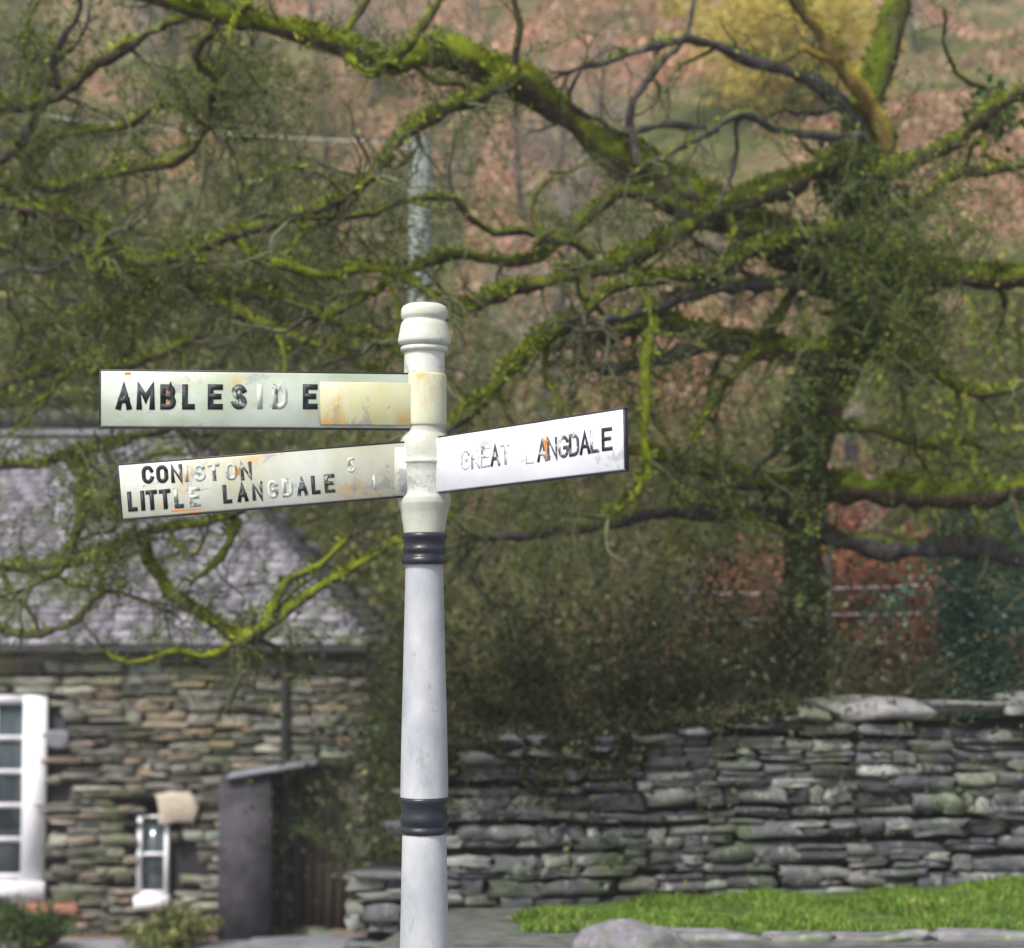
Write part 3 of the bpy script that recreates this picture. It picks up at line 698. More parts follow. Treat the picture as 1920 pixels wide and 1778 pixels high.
def mossy(g, pts, rad, m, dens=1.0, size=.03, under=.25):
    """short moss blades over the limb, thickest on its upper side"""
    pts = np.asarray(pts); seg = np.linalg.norm(np.diff(pts, axis=0), axis=1); tot = seg.sum()
    n = int(tot * (np.mean(rad) + .006) * 14500 * dens)
    if n < 5: return
    s = rng.random(n) * (len(pts) - 1); i = s.astype(int); f = (s - i)[:, None]
    c = pts[i] * (1 - f) + pts[np.minimum(i + 1, len(pts) - 1)] * f
    T = pts[np.minimum(i + 1, len(pts) - 1)] - pts[i]; T /= np.linalg.norm(T, axis=1)[:, None] + 1e-9
    d = rng.normal(size=(n, 3)); d[:, 2] += .9; d -= T * (d * T).sum(1)[:, None]; d /= np.linalg.norm(d, axis=1)[:, None] + 1e-9
    # moss grows in cushions
    cl = np.sin(s * 1.3 + pts[0][0] * 7) + np.sin(s * .47 + 2)
    keep = (rng.random(n) < under + np.clip(d[:, 2] + .2, 0, 1)) & (rng.random(n) < .55 + .35 * cl)
    c, d, i = c[keep], d[keep], i[keep]
    rr = np.asarray(rad)[np.minimum(i, len(rad) - 1)][:, None]
    o = d + rng.normal(size=d.shape) * .6; o[:, 2] -= .25
    g.leaves(c + d * rr * .93, rng.uniform(.3, 1.5, len(c)) * size, m, .36, dirs=o)

LIMBS = []
def limb(tree, name, px, d0, d1, w0, w1, bark='bark_moss', tuft='moss_tuft', tw=1.0, moss=1.0, twl=2, tl=.55, label=None, dm=None):
    """px: photo points along a limb; d0..d1 the depths at which it starts and ends; w0..w1 its widths (photo pixels)"""
    n = len(px); L_ = np.concatenate([[0], np.cumsum(np.hypot(*np.diff(np.array(px, float), axis=0).T))]); L_ /= L_[-1]
    wp = np.array([P(x, y, (d0 + (d1 - d0) * t if dm is None else np.interp(t, [0, .5, 1], [d0, dm, d1]))) for (x, y), t in zip(px, L_)])
    pts = spline(wp, .07)
    pts[1:-1] += rng.normal(size=pts[1:-1].shape) * .006
    tt = np.linspace(0, 1, len(pts)); dep = d0 + (d1 - d0) * tt
    rad = (w0 + (w1 - w0) * tt) / 2 / FPX * dep
    ph = random.random() * 6
    rad = rad * (1.06 + .16 * np.sin(tt * 23 + ph) + .13 * np.sin(tt * 51 + ph * 2) + .08 * rng.normal(size=len(tt)))
    rad[-1] *= .5
    g = Geo(); g.tube(pts, rad, 12, 0, .13); lp = []
    if moss: mossy(g, pts, rad, 1, moss, .042 if w0 > 18 else .028)
    total = np.linalg.norm(np.diff(pts, axis=0), axis=1).sum()
    for k in range(int(total * 4.2 * tw)):
        q = random.randint(2, len(pts) - 2); T = pts[q + 1] - pts[q]; T /= np.linalg.norm(T)
        dd = T * random.uniform(.1, .9) + rand_perp(T) * .9 + np.array([0, 0, random.uniform(-.35, .35)])
        twig(g, pts[q], dd, random.uniform(.3, 1.1) * tl, min(rad[q] * .38, .014) * random.uniform(.5, 1.1), twl, 2, 3, .27, -.02, None, lp)
    # crooked mossy side boughs
    for k in range(int(total * 1.15 * tw)):
        q = random.randint(2, len(pts) - 3); T = pts[q + 1] - pts[q]; T /= np.linalg.norm(T)
        d = T * random.uniform(.2, 1) + rand_perp(T) * .9; d[1] *= .7; bp = [pts[q]]; bl = random.uniform(.5, 1.3) * tl * 1.7; nn = 12
        for z in range(nn):
            d = d + rng.normal(size=3) * .32; d /= np.linalg.norm(d); bp.append(bp[-1] + d * bl / nn)
        bp = spline(bp, .04); br = np.linspace(min(rad[q] * .55, .028), .005, len(bp)) * (1 + .2 * np.sin(np.arange(len(bp)) * .9 + k))
        g.tube(bp, br, 7, 0, .1)
        if moss > .3: mossy(g, bp, br, 1, moss * 1.2, .026)
        for z in range(7):
            zi = random.randint(3, len(bp) - 1); twig(g, bp[zi], bp[zi] - bp[zi - 1] + rng.normal(size=3) * .03, random.uniform(.25, .7) * tl, .006, 2, 2, 3, .27, -.02, None, lp)
    # end sprays
    T = pts[-1] - pts[-2]; T /= np.linalg.norm(T) + 1e-9
    for k in range(int(4 * tw)):
        twig(g, pts[-1], T + rng.normal(size=3) * .4, random.uniform(.5, 1) * tl, max(.004, rad[-2] * .6), twl, 2, 3, .3)
    if lp and moss:
        lp = np.array(lp); q = np.repeat(lp, 3, 0); q = q[rng.random(len(q)) < min(.8, .2 + .25 * moss)] ; q = q + rng.normal(size=q.shape) * .012
        g.leaves(q, rng.uniform(.010, .030, len(q)), 3, .35)
    o = g.build(name, [M[bark], M[tuft], M['twig'], M['moss_tuft_dark']], tree, True)
    o.location = -Vector(tree.location)
    if label: o['label'] = label
    return o
def trunk(tree, pts, rad, bark='bark_moss', tuft='moss_tuft_dark'):
    p = spline(np.column_stack([pts, rad]), .1); g = Geo()
    g.tube(p[:, :3], p[:, 3], 18, 0, .08); mossy(g, p[:, :3], p[:, 3], 1, .5, .04, .5)
    o = g.build('trunk', [M[bark], M[tuft]], tree, True); o.location = -Vector(tree.location); return p

# right-hand tree, rooted behind the wall
tb = P(1515, 1450, 13.0); tb[2] = float(gz(tb[0], 13.0))
treeR = tag(empty('oak_tree', tb), 'large bare oak with thick mossy limbs and ivy, rooted behind the stone wall', 'tree')
tp = [tb - np.array([0, 0, .1]), P(1510, 1150, 12.9), P(1505, 950, 12.8), P(1535, 780, 12.7), P(1595, 640, 12.5), P(1640, 500, 12.4), P(1625, 360, 12.3), P(1610, 240, 12.2), P(1660, 90, 12.2), P(1700, -80, 12.2), P(1720, -300, 12.3)]
trunk(treeR, np.array(tp), np.array([.19, .14, .13, .15, .16, .17, .14, .12, .10, .08, .05]))
BR = 'branch'
limb(treeR, BR, [(1630, 520), (1520, 480), (1430, 435), (1340, 395), (1270, 360), (1190, 310), (1120, 265), (1050, 205), (970, 150), (890, 120), (830, 95), (780, 100), (735, 125), (670, 95), (590, 70), (500, 45), (430, 30), (340, 10), (220, -40)], 12.4, 9.6, 94, 26, 'bark_moss_bright', moss=1.4, tw=.8)
limb(treeR, BR, [(965, 150), (905, 178), (840, 205), (780, 235), (745, 265), (722, 300), (690, 345)], 10.9, 9.9, 34, 16, moss=1.2)
limb(treeR, BR, [(1610, 290), (1545, 315), (1480, 342), (1400, 372), (1330, 402), (1280, 432), (1210, 470), (1140, 500), (1060, 522), (960, 545), (880, 572), (800, 610), (700, 640)], 12.2, 10, 48, 18, moss=1.1)
limb(treeR, BR, [(1300, 400), (1180, 362), (1100, 410), (1050, 450), (1010, 482), (940, 492), (860, 476), (800, 492), (740, 522), (670, 565), (600, 600)], 11.4, 10, 24, 14, moss=1.1)
limb(treeR, BR, [(1110, 485), (1085, 460), (1040, 450), (990, 432), (930, 436), (880, 410), (850, 376), (790, 372), (720, 392), (640, 410), (560, 400)], 10.9, 9.8, 18, 9, moss=.9)
limb(treeR, BR, [(1590, 650), (1520, 662), (1440, 655), (1380, 640), (1310, 625), (1240, 603), (1200, 612), (1140, 628), (1080, 605), (1030, 622), (985, 665), (930, 720), (875, 775), (840, 800)], 12.4, 9.8, 50, 22, moss=1.5)
limb(treeR, BR, [(1222, 600), (1210, 680), (1214, 760), (1208, 830), (1214, 885), (1180, 940), (1140, 970)], 11.0, 10.6, 24, 12, 'bark_moss_bright', moss=1.6, tw=.6)
limb(treeR, BR, [(1625, 430), (1540, 440), (1460, 455), (1400, 475), (1340, 510), (1270, 520), (1190, 530), (1135, 552), (1100, 585)], 12.3, 10.6, 34, 16, moss=1.3)
limb(treeR, BR, [(1600, 560), (1500, 530), (1420, 535), (1340, 540), (1260, 565), (1190, 590), (1135, 600)], 12.4, 10.7, 32, 20, 'bark_bare', moss=.5)
limb(treeR, BR, [(1400, 655), (1330, 650), (1275, 660), (1200, 685), (1120, 692)], 11.8, 10.9, 26, 20, 'bark_bare', moss=.1, tw=.3)
limb(treeR, BR, [(1640, 500), (1720, 505), (1800, 515), (1890, 520), (2000, 500)], 12.4, 11.4, 52, 34, moss=1.5)
limb(treeR, BR, [(1510, 905), (1590, 915), (1680, 922), (1790, 928), (1900, 920), (2020, 890)], 12.8, 11.2, 56, 40, moss=1.6, tw=.5)
limb(treeR, BR, [(1510, 915), (1420, 905), (1340, 890), (1270, 868), (1200, 845), (1150, 860)], 12.8, 11.6, 44, 16, 'bark_moss_bright', moss=1.5)
limb(treeR, BR, [(1510, 985), (1570, 1010), (1650, 1026), (1740, 1028), (1830, 1022), (1930, 1050), (2020, 1060)], 12.8, 11.8, 40, 36, 'bark_bare', moss=.1, tw=.5)
limb(treeR, BR, [(1510, 980), (1430, 960), (1340, 965), (1240, 960), (1130, 985), (1020, 1000), (900, 1010)], 12.8, 11.5, 34, 12, 'bark_bare', moss=.3)
limb(treeR, BR, [(1610, 230), (1560, 180), (1500, 142), (1400, 112), (1330, 80), (1250, 80), (1160, 108), (1080, 130)], 12.1, 11, 30, 10, 'bark_bare', moss=.4)
limb(treeR, BR, [(1620, 260), (1550, 255), (1450, 240), (1390, 215), (1340, 243), (1270, 280), (1222, 305), (1180, 330)], 12.1, 10.8, 20, 10, 'bark_bare', moss=.2)
limb(treeR, BR, [(1345, 243), (1250, 236), (1160, 250), (1130, 228), (1080, 206), (1068, 175), (1090, 130)], 11.6, 11.0, 15, 7, 'bark_bare', moss=.2)
limb(treeR, BR, [(1665, 290), (1650, 230), (1615, 175), (1580, 130), (1540, 60), (1470, -30)], 12.15, 11.6, 36, 26, 'bark_gold', moss=.5, tw=.8)
limb(treeR, BR, [(1640, 330), (1720, 300), (1800, 260), (1870, 200), (1960, 150)], 12.2, 11.2, 34, 18, moss=1)
limb(treeR, BR, [(1640, 400), (1720, 380), (1790, 330), (1870, 320), (1990, 290)], 12.2, 11.2, 26, 14, moss=.8)
limb(treeR, BR, [(1540, 690), (1500, 740), (1470, 790), (1450, 850), (1400, 900)], 12.6, 12, 18, 8, 'bark_bare', moss=.3)
limb(treeR, BR, [(960, 150), (968, 100), (978, 50), (965, 0), (975, -60)], 10.9, 10.6, 16, 9, 'bark_moss', moss=.4)
limb(treeR, BR, [(735, 125), (780, 60), (820, 10), (850, -60)], 10.2, 10.2, 26, 12, 'bark_moss', moss=1)
limb(treeR, BR, [(1520, 480), (1480, 560), (1440, 620), (1380, 700), (1330, 760), (1300, 830)], 12.3, 11.2, 22, 9, moss=1.1, tw=1.3)
limb(treeR, BR, [(1620, 600), (1700, 640), (1760, 700), (1830, 740), (1930, 720)], 12.4, 11.4, 26, 12, moss=1.1, tw=1.3)
limb(treeR, BR, [(1510, 830), (1580, 800), (1660, 810), (1740, 840), (1800, 830), (1880, 850)], 12.7, 12, 20, 8, moss=1.1, tw=1.4)
limb(treeR, BR, [(1200, 310), (1180, 230), (1200, 170), (1240, 120), (1290, 60), (1300, -20)], 11.3, 11.6, 18, 8, 'bark_bare', moss=.4, tw=.8)
limb(treeR, BR, [(1030, 622), (1020, 700), (1050, 760), (1040, 850), (1070, 930)], 10.6, 10.4, 14, 7, moss=.9, tw=1.2)
# ivy on the trunk
# (leaf clusters along the stem)
g = Geo(); pts = []
for (cx, cy, sx, sy, n) in ((1640, 480, 75, 130, 3600), (1590, 320, 55, 60, 1300), (1680, 620, 60, 70, 1300), (1560, 500, 60, 55, 1100), (1512, 800, 30, 120, 1100), (1512, 1120, 34, 150, 500), (1860, 210, 40, 45, 500)):
    for k in range(n):
        a = rng.normal(size=3) * .55; pts.append(P(cx + a[0] * sx, cy + a[1] * sy, 12.35 + a[2] * .35))
g.leaves(np.array(pts), rng.uniform(.03, .075, len(pts)), 0, .8, .1)
o = g.build('ivy', M['ivy'], treeR); o.location = -Vector(treeR.location)

# left-hand tree, rooted beside the road outside the picture
tb = np.array([-4.35, 12.2, float(gz(-4.35, 12.2))])
treeL = tag(empty('oak_tree', tb), 'mossy bare oak at the left edge, its limbs hanging before the slate roof', 'tree')
tp = [tb - np.array([0, 0, .1]), (-4.3, 12.1, .8), (-4.15, 12, 2.2), (-4.1, 11.9, 3.6), (-4.0, 11.8, 5), (-3.8, 11.7, 6.4), (-3.6, 11.6, 7.6)]
trunk(treeL, np.array(tp), np.array([.32, .24, .21, .19, .15, .11, .06]))
limb(treeL, BR, [(-225, 560), (-120, 450), (-20, 385), (60, 392), (150, 410), (205, 445), (245, 485), (320, 487), (380, 466), (440, 436), (510, 420), (570, 400), (650, 372), (705, 330)], 11.9, 9.6, 34, 14, moss=1.1, tw=1.3)
limb(treeL, BR, [(-230, 640), (-80, 560), (20, 507), (90, 506), (140, 482), (180, 450), (240, 430)], 12, 10.6, 24, 8, 'bark_bare', moss=.3)
limb(treeL, BR, [(-225, 520), (-60, 485), (10, 466), (70, 432), (110, 440), (160, 482), (230, 502), (290, 522), (400, 546), (500, 556), (560, 570), (620, 600), (680, 632), (735, 652), (800, 690)], 11.9, 9.8, 26, 9, moss=1.1, tw=1.4)
limb(treeL, BR, [(-230, 700), (-60, 725), (30, 712), (100, 690), (180, 688), (260, 680), (360, 640)], 12, 10.4, 26, 12, moss=.8)
limb(treeL, BR, [(-235, 760), (-80, 860), (40, 870), (120, 856), (190, 838), (250, 818), (330, 800)], 12, 10.8, 24, 14, moss=1.1, tw=1.3)
limb(treeL, BR, [(130, 852), (152, 900), (150, 960), (138, 1020), (112, 1070), (60, 1100)], 11.1, 10.8, 26, 10, moss=.7, tw=1.2)
limb(treeL, BR, [(-240, 900), (-80, 1040), (20, 1060), (110, 1058), (190, 1038), (260, 1002), (350, 983), (430, 968), (500, 930)], 12.1, 10.8, 26, 12, moss=1.1, tw=1.2)
limb(treeL, BR, [(262, 1002), (278, 1050), (318, 1108), (370, 1146), (418, 1176), (446, 1204)], 11.3, 10.9, 26, 20, moss=.8)
limb(treeL, BR, [(446, 1204), (475, 1188), (525, 1158), (582, 1114), (645, 1074), (735, 1022), (850, 965)], 10.9, 10.4, 22, 8, 'bark_moss_bright', moss=1.3)
limb(treeL, BR, [(430, 1206), (398, 1226), (330, 1224), (245, 1240), (200, 1222)], 10.9, 10.7, 15, 6, 'bark_moss_bright', moss=1)
limb(treeL, BR, [(445, 975), (430, 1020), (398, 1062), (360, 1090)], 10.95, 10.7, 20, 8, moss=.9)
limb(treeL, BR, [(500, 1170), (520, 1120), (545, 1085), (600, 1060), (650, 1010)], 10.8, 10.6, 20, 7, 'bark_moss_bright', moss=1.2)
limb(treeL, BR, [(-215, 240), (-80, 180), (20, 200), (110, 180), (180, 120), (240, 85), (300, 50), (380, 20), (470, -30)], 11.8, 10.2, 30, 14, moss=.8, tw=1.3)
limb(treeL, BR, [(-210, 330), (-60, 330), (60, 350), (160, 340), (240, 320), (320, 310), (370, 262), (395, 200), (398, 140), (365, 108), (395, 60), (410, 0)], 11.8, 10.2, 22, 12, moss=.9, tw=1.2)
limb(treeL, BR, [(-210, 380), (-40, 330), (40, 270), (70, 210), (110, 170), (100, 100), (140, 40), (150, -40)], 11.8, 10.8, 24, 10, 'bark_bare', moss=.5)
limb(treeL, BR, [(440, 436), (470, 480), (540, 500), (610, 520), (680, 500), (760, 520), (820, 560)], 10.5, 9.9, 22, 12, 'bark_moss_bright', moss=1.6, tw=1.4)
limb(treeL, BR, [(400, 546), (420, 570), (480, 600), (560, 640), (620, 650), (700, 700)], 10.6, 10.2, 26, 10, 'bark_moss_bright', moss=1.8, tw=1.3)
limb(treeL, BR, [(-220, 470), (-60, 420), (30, 340), (70, 280), (140, 250), (230, 240), (300, 200), (360, 210)], 11.9, 10.8, 22, 8, moss=.9, tw=1.3)
limb(treeL, BR, [(60, 712), (60, 640), (110, 600), (180, 600), (260, 560), (290, 522)], 11.6, 10.8, 20, 10, moss=1.2, tw=1.3)
limb(treeL, BR, [(150, 960), (210, 930), (250, 880), (300, 850), (360, 850)], 11.0, 10.7, 16, 7, moss=.9, tw=1.3)
limb(treeL, BR, [(-240, 1060), (-60, 1150), (40, 1190), (130, 1170), (200, 1110), (280, 1130)], 12.1, 11, 20, 7, moss=.9, tw=1.5)
# tangles of fine mossy twigs
def tangle(tree, spots, dd):
    for (cx, cy, sx, sy, n) in spots:
        g = Geo(); lp = []
        for k in range(n):
            p0 = P(cx + random.gauss(0, sx * .5), cy + random.gauss(0, sy * .5), dd + random.uniform(-.5, .5))
            twig(g, p0, np.array([random.uniform(-.7, .7), random.uniform(-.4, .4), random.uniform(-1, .45)]), random.uniform(.25, .65), .008, 2, 0, 3, .3, -.03, None, lp)
        lp = np.array(lp); q = np.repeat(lp, 5, 0); q = q + rng.normal(size=q.shape) * .02
        g.leaves(q, rng.uniform(.012, .038, len(q)), 1, .4)
        o = g.build('twigs', [M['twig'], M['moss_tuft_dark']], tree); o.location = -Vector(tree.location)
tangle(treeL, [(290, 520, 120, 45, 34), (420, 230, 35, 110, 20), (670, 430, 60, 90, 20), (100, 620, 90, 60, 20), (470, 580, 90, 50, 20), (540, 330, 70, 60, 6), (200, 230, 70, 60, 6), (80, 340, 80, 60, 8), (180, 830, 80, 40, 20), (150, 1000, 50, 60, 12), (470, 1130, 60, 50, 12), (60, 80, 60, 70, 16), (450, 60, 70, 40, 12)], 10.9)
tangle(treeR, [(1680, 360, 80, 90, 26), (1740, 470, 90, 60, 20), (1560, 430, 70, 60, 12), (900, 160, 80, 50, 14), (1250, 490, 100, 40, 6), (1110, 660, 90, 50, 22), (1430, 740, 90, 70, 9), (1380, 890, 90, 40, 14), (760, 100, 70, 40, 12), (1000, 940, 80, 50, 14), (1680, 640, 80, 80, 22)], 11.6)

# ------------------------------------------------------------------ bare trees on the hillside
def proto_tree(name, h, seed, spread=.6, mt='twig', bark='bark_moss', lvl=4, leaf=None, nleaf=0):
    random.seed(seed)
    root = empty(name); g = Geo(); tw = Geo(); lp = []
    n = 9; p = [np.array([0, 0, -.2])]; d = np.array([random.uniform(-.15, .15), 0, 1.])
    for k in range(n):
        d = d + rng.normal(size=3) * .12; d[2] = abs(d[2]) + .3; d /= np.linalg.norm(d); p.append(p[-1] + d * h * .8 / n)
    rad = np.linspace(h * .022, h * .006, n + 1); g.tube(p, rad, 8)
    o1 = g.build('trunk', M[bark], root, True)
    for k in range(2, n + 1):
        for c in range(3):
            dd = np.array([math.cos(random.random() * 6.3), math.sin(random.random() * 6.3), random.uniform(.1, .9)]) * np.array([spread, spread, .6])
            twig(tw, p[k], dd, h * random.uniform(.18, .38) * (1.2 - .5 * k / n), rad[k] * .55, lvl - 1, 0, 3, .22, .03, None, lp)
    mats = [M[mt]]
    if leaf:
        lp = np.array(lp); q = lp[rng.integers(0, len(lp), nleaf)] + rng.normal(size=(nleaf, 3)) * h * .02
        tw.leaves(q, rng.uniform(.05, .14, nleaf), 1, .7); mats.append(M[leaf])
    tw.build('crown', mats, root)
    return root
def copy_tree(o, parent=None):
    c = o.copy(); col.objects.link(c); c.parent = parent
    for ch in o.children: copy_tree(ch, c)
    return c
protos = [
 (proto_tree('bare_tree', 9, 1, .7, 'twig', 'bark_moss', 4, 'olive', 2200), 'bare brown-twigged tree on the bracken hillside'),
 (proto_tree('bare_tree', 8, 2, .5, 'twig_pale', 'bark_bare'), 'pale grey bare tree on the bracken hillside'),
 (proto_tree('bare_tree', 7, 3, .9, 'twig', 'bark_moss_bright', 4, 'moss_tuft', 4200), 'mossy-stemmed bare tree on the bracken hillside'),
 (proto_tree('ivy_clad_tree', 8, 4, .6, 'twig', 'bark_moss', 4, 'olive', 5000), 'olive green ivy-clad tree among the bare ones'),
 (proto_tree('leaf_bearing_tree', 6, 5, .8, 'twig', 'bark_bare', 4, 'brownleaf', 4500), 'small tree still holding brown leaves'),
]
random.seed(11); used = [0] * len(protos)
def put(k, px, d, s):
    x = cxp(px, d); o = protos[k][0] if used[k] == 0 else copy_tree(protos[k][0])
    used[k] = 1; o.location = (x, d, float(gz(x, d))); o.rotation_euler = (0, 0, random.random() * 6.3); o.scale = (s, s, s)
    tag(o, protos[k][1], 'tree', ['bare brown trees on the hillside', 'pale grey trees on the hillside', 'mossy bare trees on the hillside', 'ivy-clad trees on the hillside', 'brown-leaved trees on the hillside'][k])
for a in ((3, 120, 31, 1.0), (0, 330, 30, 1.0), (2, 560, 31, .9), (3, 470, 34, 1.15), (4, 640, 33, 1.0), (3, -60, 33, 1.2), (0, 30, 36, 1.2), (4, 250, 38, 1.3), (2, 700, 28, .7),
          (3, 880, 26, .55), (1, 1010, 28, .7), (0, 1130, 24, .5), (4, 1250, 22, .45), (3, 1380, 24, .5), (0, 1480, 27, .6), (2, 1700, 25, .6), (3, 1900, 24, .6), (1, 1600, 30, .6)):
    put(*a)
for a in ((3, 60, 29.5, .8), (3, 300, 30.5, .85), (3, 560, 30, .8), (3, 180, 33, 1.0), (0, 420, 32, 1.0), (2, 240, 31, .9), (0, 720, 32, .9), (1, 780, 36, .8),
          (3, 1000, 19, .32), (0, 1200, 19, .36), (2, 1330, 19.5, .36), (0, 1420, 18.5, .36), (3, 1480, 20, .42), (0, 930, 21, .42), (0, 1080, 22, .45), (2, 1790, 20, .5), (3, 1720, 23, .55), (0, 1900, 21, .55), (1, 1560, 21, .4)):
    put(*a)
for a in ((2, 90, 30, 1.25), (2, 420, 30.5, 1.2), (2, 600, 29.5, 1.0), (3, 380, 29.2, 1.0), (3, -40, 29.5, 1.1), (2, 1850, 24, .7), (3, 60, 33, 1.7), (3, 330, 36, 1.6), (0, 520, 35, 1.5), (2, 180, 40, 1.5), (3, -80, 37, 1.5), (0, 250, 43, 1.3), (3, 450, 42, 1.3)):
    put(*a)
for k in range(34):
    d = random.uniform(36, 75); px = random.choice([random.uniform(-60, 850), random.uniform(-60, 850), random.uniform(850, 1980)])
    kind = random.choices(range(5), [4, 4, 3, 3, 3] if px < 850 else [0, 5, 0, 0, 2])[0]
    put(kind, px, d, random.uniform(.5, .95) * (1 if px < 850 else .7))

# ------------------------------------------------------------------ hillside cover (uncountable)
def scatter(n, y0, y1, thr, fr, seed, side=1.0):
    out = []
    r = np.random.default_rng(seed)
    d = y0 * (y1 / y0) ** r.random(n * 3); px = r.uniform(-250, 2150, n * 3); x = (px - 960) / FPX * d
    v = np.sin(x * fr + seed) * np.cos(d * fr * .7 + seed * 2) + .6 * np.sin(x * fr * 2.3 + d * fr * 1.7) + .5 * r.normal(size=n * 3)
    k = np.where(v > thr)[0][:n]
    ok = ~((x[k] < .6) & (d[k] < 29.5))
    k = k[ok]
    return np.stack([x[k], d[k], gz(x[k], d[k])], -1)
p = scatter(120000, 19, 95, .15, .42, 3); d = rng.normal(size=p.shape) * .8; d[:, 2] = 1
g = Geo(); g.leaves(p + np.array([0, 0, .05]), np.sqrt(p[:, 1] / 20) * rng.uniform(.05, .17, len(p)), 0, .45, dirs=d)
tag(g.build('bracken', M['bracken']), 'dead russet bracken covering the hillside behind the trees', 'bracken', kind='stuff')
p = scatter(90000, 15, 95, -.2, .4, 9); d = rng.normal(size=p.shape) * .7; d[:, 2] = 1
g = Geo(); g.leaves(p + np.array([0, 0, .02]), np.sqrt(p[:, 1] / 20) * rng.uniform(.05, .18, len(p)), 0, .3, dirs=d)
tag(g.build('rough_grass', M['roughgrass']), 'rough olive and straw grass between the bracken on the hillside', 'grass', kind='stuff')

# ------------------------------------------------------------------ shrubs
def shrub(name, label, px, d, wpx, hpx_top, ht_base, leaf, n=2500, size=.05, group=None, cat='shrub', tw=14):
    x = cxp(px, d); z0 = float(gz(x, d)) if ht_base is None else ht_base
    top = float(P(px, hpx_top, d)[2]); hh = top - z0; wr = wpx / 2 / FPX * d
    root = tag(empty(name, (x, d, z0)), label, cat, group)
    g = Geo(); lp = []
    for k in range(tw):
        twig(g, (random.uniform(-.2, .2) * wr, random.uniform(-.1, .1), 0), (random.uniform(-.6, .6) * wr / hh, random.uniform(-.4, .4), 1), hh * random.uniform(.6, .95), .014, 3, 0, 3, .2, 0, None, lp)
    g.build('stems', M['twig'], root)
    lp = np.array(lp); q = lp[rng.integers(0, len(lp), n)] + rng.normal(size=(n, 3)) * .06
    c = rng.normal(size=(max(8, n // 110), 3)) * np.array([wr * .5, .3, hh * .25]) + np.array([0, 0, hh * .6]); 
    q2 = c[rng.integers(0, len(c), n)] + rng.normal(size=(n, 3)) * np.array([wr * .13, .14, hh * .075])
    q = np.concatenate([q, q2]); q = q[q[:, 2] > 0]
    g = Geo(); g.leaves(q, rng.uniform(.5, 1.3, len(q)) * size, 0, .7, .2); g.build('foliage', M[leaf], root)
    return root
shrub('shrub', 'dark green shrub growing over the wall just right of the signpost', 930, 13.2, 260, 1030, None, 'olive', 1300, .042, tw=34)
shrub('shrub', 'brown-leaved shrub between the dark shrub and the oak trunk, behind the wall', 1120, 13.6, 300, 1010, None, 'brownleaf', 1300, .042, tw=34)
shrub('shrub', 'deep green ivy bush spilling behind the wall near the oak trunk', 1290, 13.0, 260, 1130, None, 'ivy', 1500, .042, tw=34)
shrub('shrub', 'low twiggy shrub under the broken limb left of the fence', 1400, 14.6, 220, 1060, None, 'olive', 900, .042, tw=34)
shrub('conifer', 'blue-green conifer standing behind the wall at the right', 1830, 13.4, 170, 1045, None, 'teal', 11000, .038, cat='conifer')
shrub('shrub', 'russet bracken clump behind the wire fence', 1600, 15.6, 480, 1070, None, 'russet', 30000, .05)
shrub('shrub', 'dark shrub beside the cottage corner behind the post', 738, 21.2, 90, 1215, None, 'ivy', 2200, .06)
shrub('shrub', 'tall bush behind the cottage roof beside the signpost', 640, 28.2, 260, 800, -2.0, 'olive', 5000, .09, tw=20)
shrub('larch', 'yellow larch high on the hillside at the upper right, leaf colour brightened to carry a warm flare glow', 1505, 46, 330, -70, None, 'yellow', 15000, .12, cat='tree', tw=10)
shrub('shrub', 'green bush with reddish tips under the white cottage window', 60, 20.6, 230, 1706, None, 'ivy', 1400, .06, tw=8)
shrub('shrub', 'low bush between window and porch at the cottage foot', 330, 20.8, 220, 1722, None, 'olive', 1400, .06, tw=8)

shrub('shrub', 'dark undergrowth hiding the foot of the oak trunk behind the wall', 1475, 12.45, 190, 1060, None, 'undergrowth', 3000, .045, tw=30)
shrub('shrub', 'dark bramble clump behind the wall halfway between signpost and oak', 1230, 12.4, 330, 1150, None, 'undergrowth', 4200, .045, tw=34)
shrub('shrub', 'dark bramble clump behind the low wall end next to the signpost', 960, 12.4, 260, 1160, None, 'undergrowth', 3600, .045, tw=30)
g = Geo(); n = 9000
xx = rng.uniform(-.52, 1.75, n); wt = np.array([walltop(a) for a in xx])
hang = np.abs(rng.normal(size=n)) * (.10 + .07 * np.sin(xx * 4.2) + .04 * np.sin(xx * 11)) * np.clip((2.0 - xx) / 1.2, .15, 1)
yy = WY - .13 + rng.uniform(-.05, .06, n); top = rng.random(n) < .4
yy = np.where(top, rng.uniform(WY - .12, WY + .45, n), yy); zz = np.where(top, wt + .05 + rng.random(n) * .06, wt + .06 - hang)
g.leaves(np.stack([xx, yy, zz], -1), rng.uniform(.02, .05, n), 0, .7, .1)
tag(g.build('ivy_mat', M['undergrowth']), 'dark ivy and brambles trailing over the left half of the dry stone wall', 'ivy', kind='stuff')
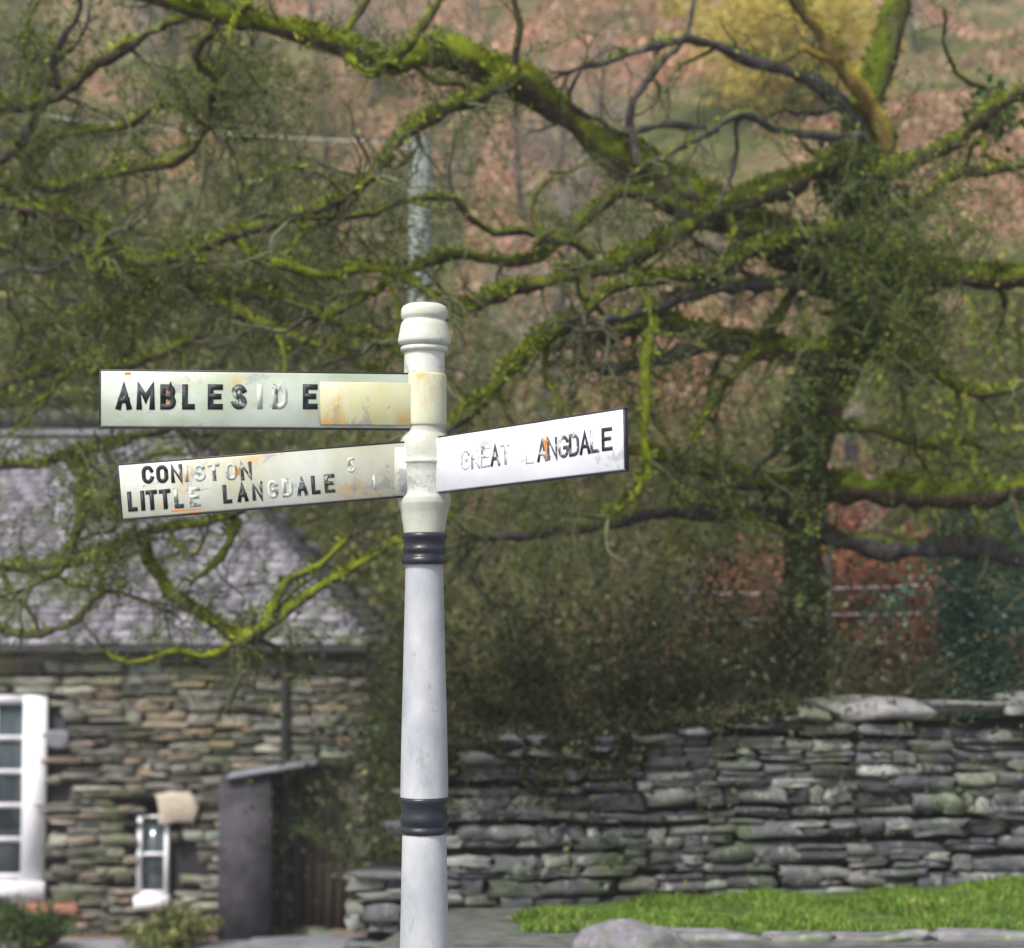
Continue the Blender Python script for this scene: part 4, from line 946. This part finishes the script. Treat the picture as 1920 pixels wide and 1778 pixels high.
# ------------------------------------------------------------------ fence, pole, cable
fy = 14.9
fn = tag(empty('wire_fence', (cxp(1553, fy), fy, float(gz(cxp(1553, fy), fy)))), 'thin wire fence on dark posts before the russet bracken', 'fence')
OF = Vector(fn.location)
def fpart(g, name, m, smooth=True):
    o = g.build(name, m, fn, smooth); o.location = -OF; return o
for px_, tp_ in ((1553, 1038), (1296, 1090), (1810, 1040)):
    b0 = P(px_, tp_, fy); zg = float(gz(b0[0], fy)); g = Geo(); g.tube([(b0[0], fy, zg - .1), (b0[0] + .01, fy, (zg + b0[2]) / 2), (b0[0], fy, b0[2])], .034, 7, 0, .05); fpart(g, 'post', M['fencepost'])
for yl, ym, yr in ((1112, 1104, 1090), (1160, 1153, 1146), (1212, 1205, 1200), (1262, 1256, 1254)):
    g = Geo(); g.tube(spline([P(1296, yl, fy - .04), P(1425, (yl + ym) / 2 + 5, fy - .04), P(1553, ym, fy - .04), P(1680, (ym + yr) / 2 + 3, fy - .04), P(1810, yr, fy - .04)], .2), .0045, 5); fpart(g, 'wire', M['wire'])
pd = 17.0; pt = P(789, 262, pd); pz = float(gz(pt[0], pd))
pole = tag(empty('utility_pole', (pt[0], pd, pz)), 'pale weathered pole rising straight behind the signpost', 'pole')
g = Geo(); g.tube([(0, 0, -.3), (0, 0, 2), (0, 0, pt[2] - pz)], [.12, .115, .105], 14); g.build('pole_shaft', M['pole'], pole, True)
g = Geo(); g.lathe([(.05, pt[2] - pz - .18), (.05, pt[2] - pz - .08), (.02, pt[2] - pz - .06)], -.1, -.02, 12); g.build('insulator', M['slab'], pole, True)
g = Geo(); cpts = spline([P(780, 268, pd), P(600, 262, 17.2), P(400, 248, 17.4), P(120, 222, 17.8), P(-300, 150, 18.4)], .3); g.tube(cpts, .007, 6)
tag(g.build('overhead_cable', M['cable'], None, True), 'thin pale cable running left from the pale pole', 'cable')

# ------------------------------------------------------------------ air
g = Geo(); g.box((-120, -30, -4.5), (120, 150, 75))
m = bpy.data.materials.new('haze'); m.use_nodes = True; t = m.node_tree
t.nodes.remove(t.nodes['Principled BSDF']); v = t.nodes.new('ShaderNodeVolumePrincipled')
v.inputs['Color'].default_value = (.95, .93, .92, 1); v.inputs['Density'].default_value = .0018; v.inputs['Anisotropy'].default_value = .2
t.links.new(v.outputs[0], t.nodes['Material Output'].inputs['Volume'])
tag(g.build('haze', m), kind='stuff')
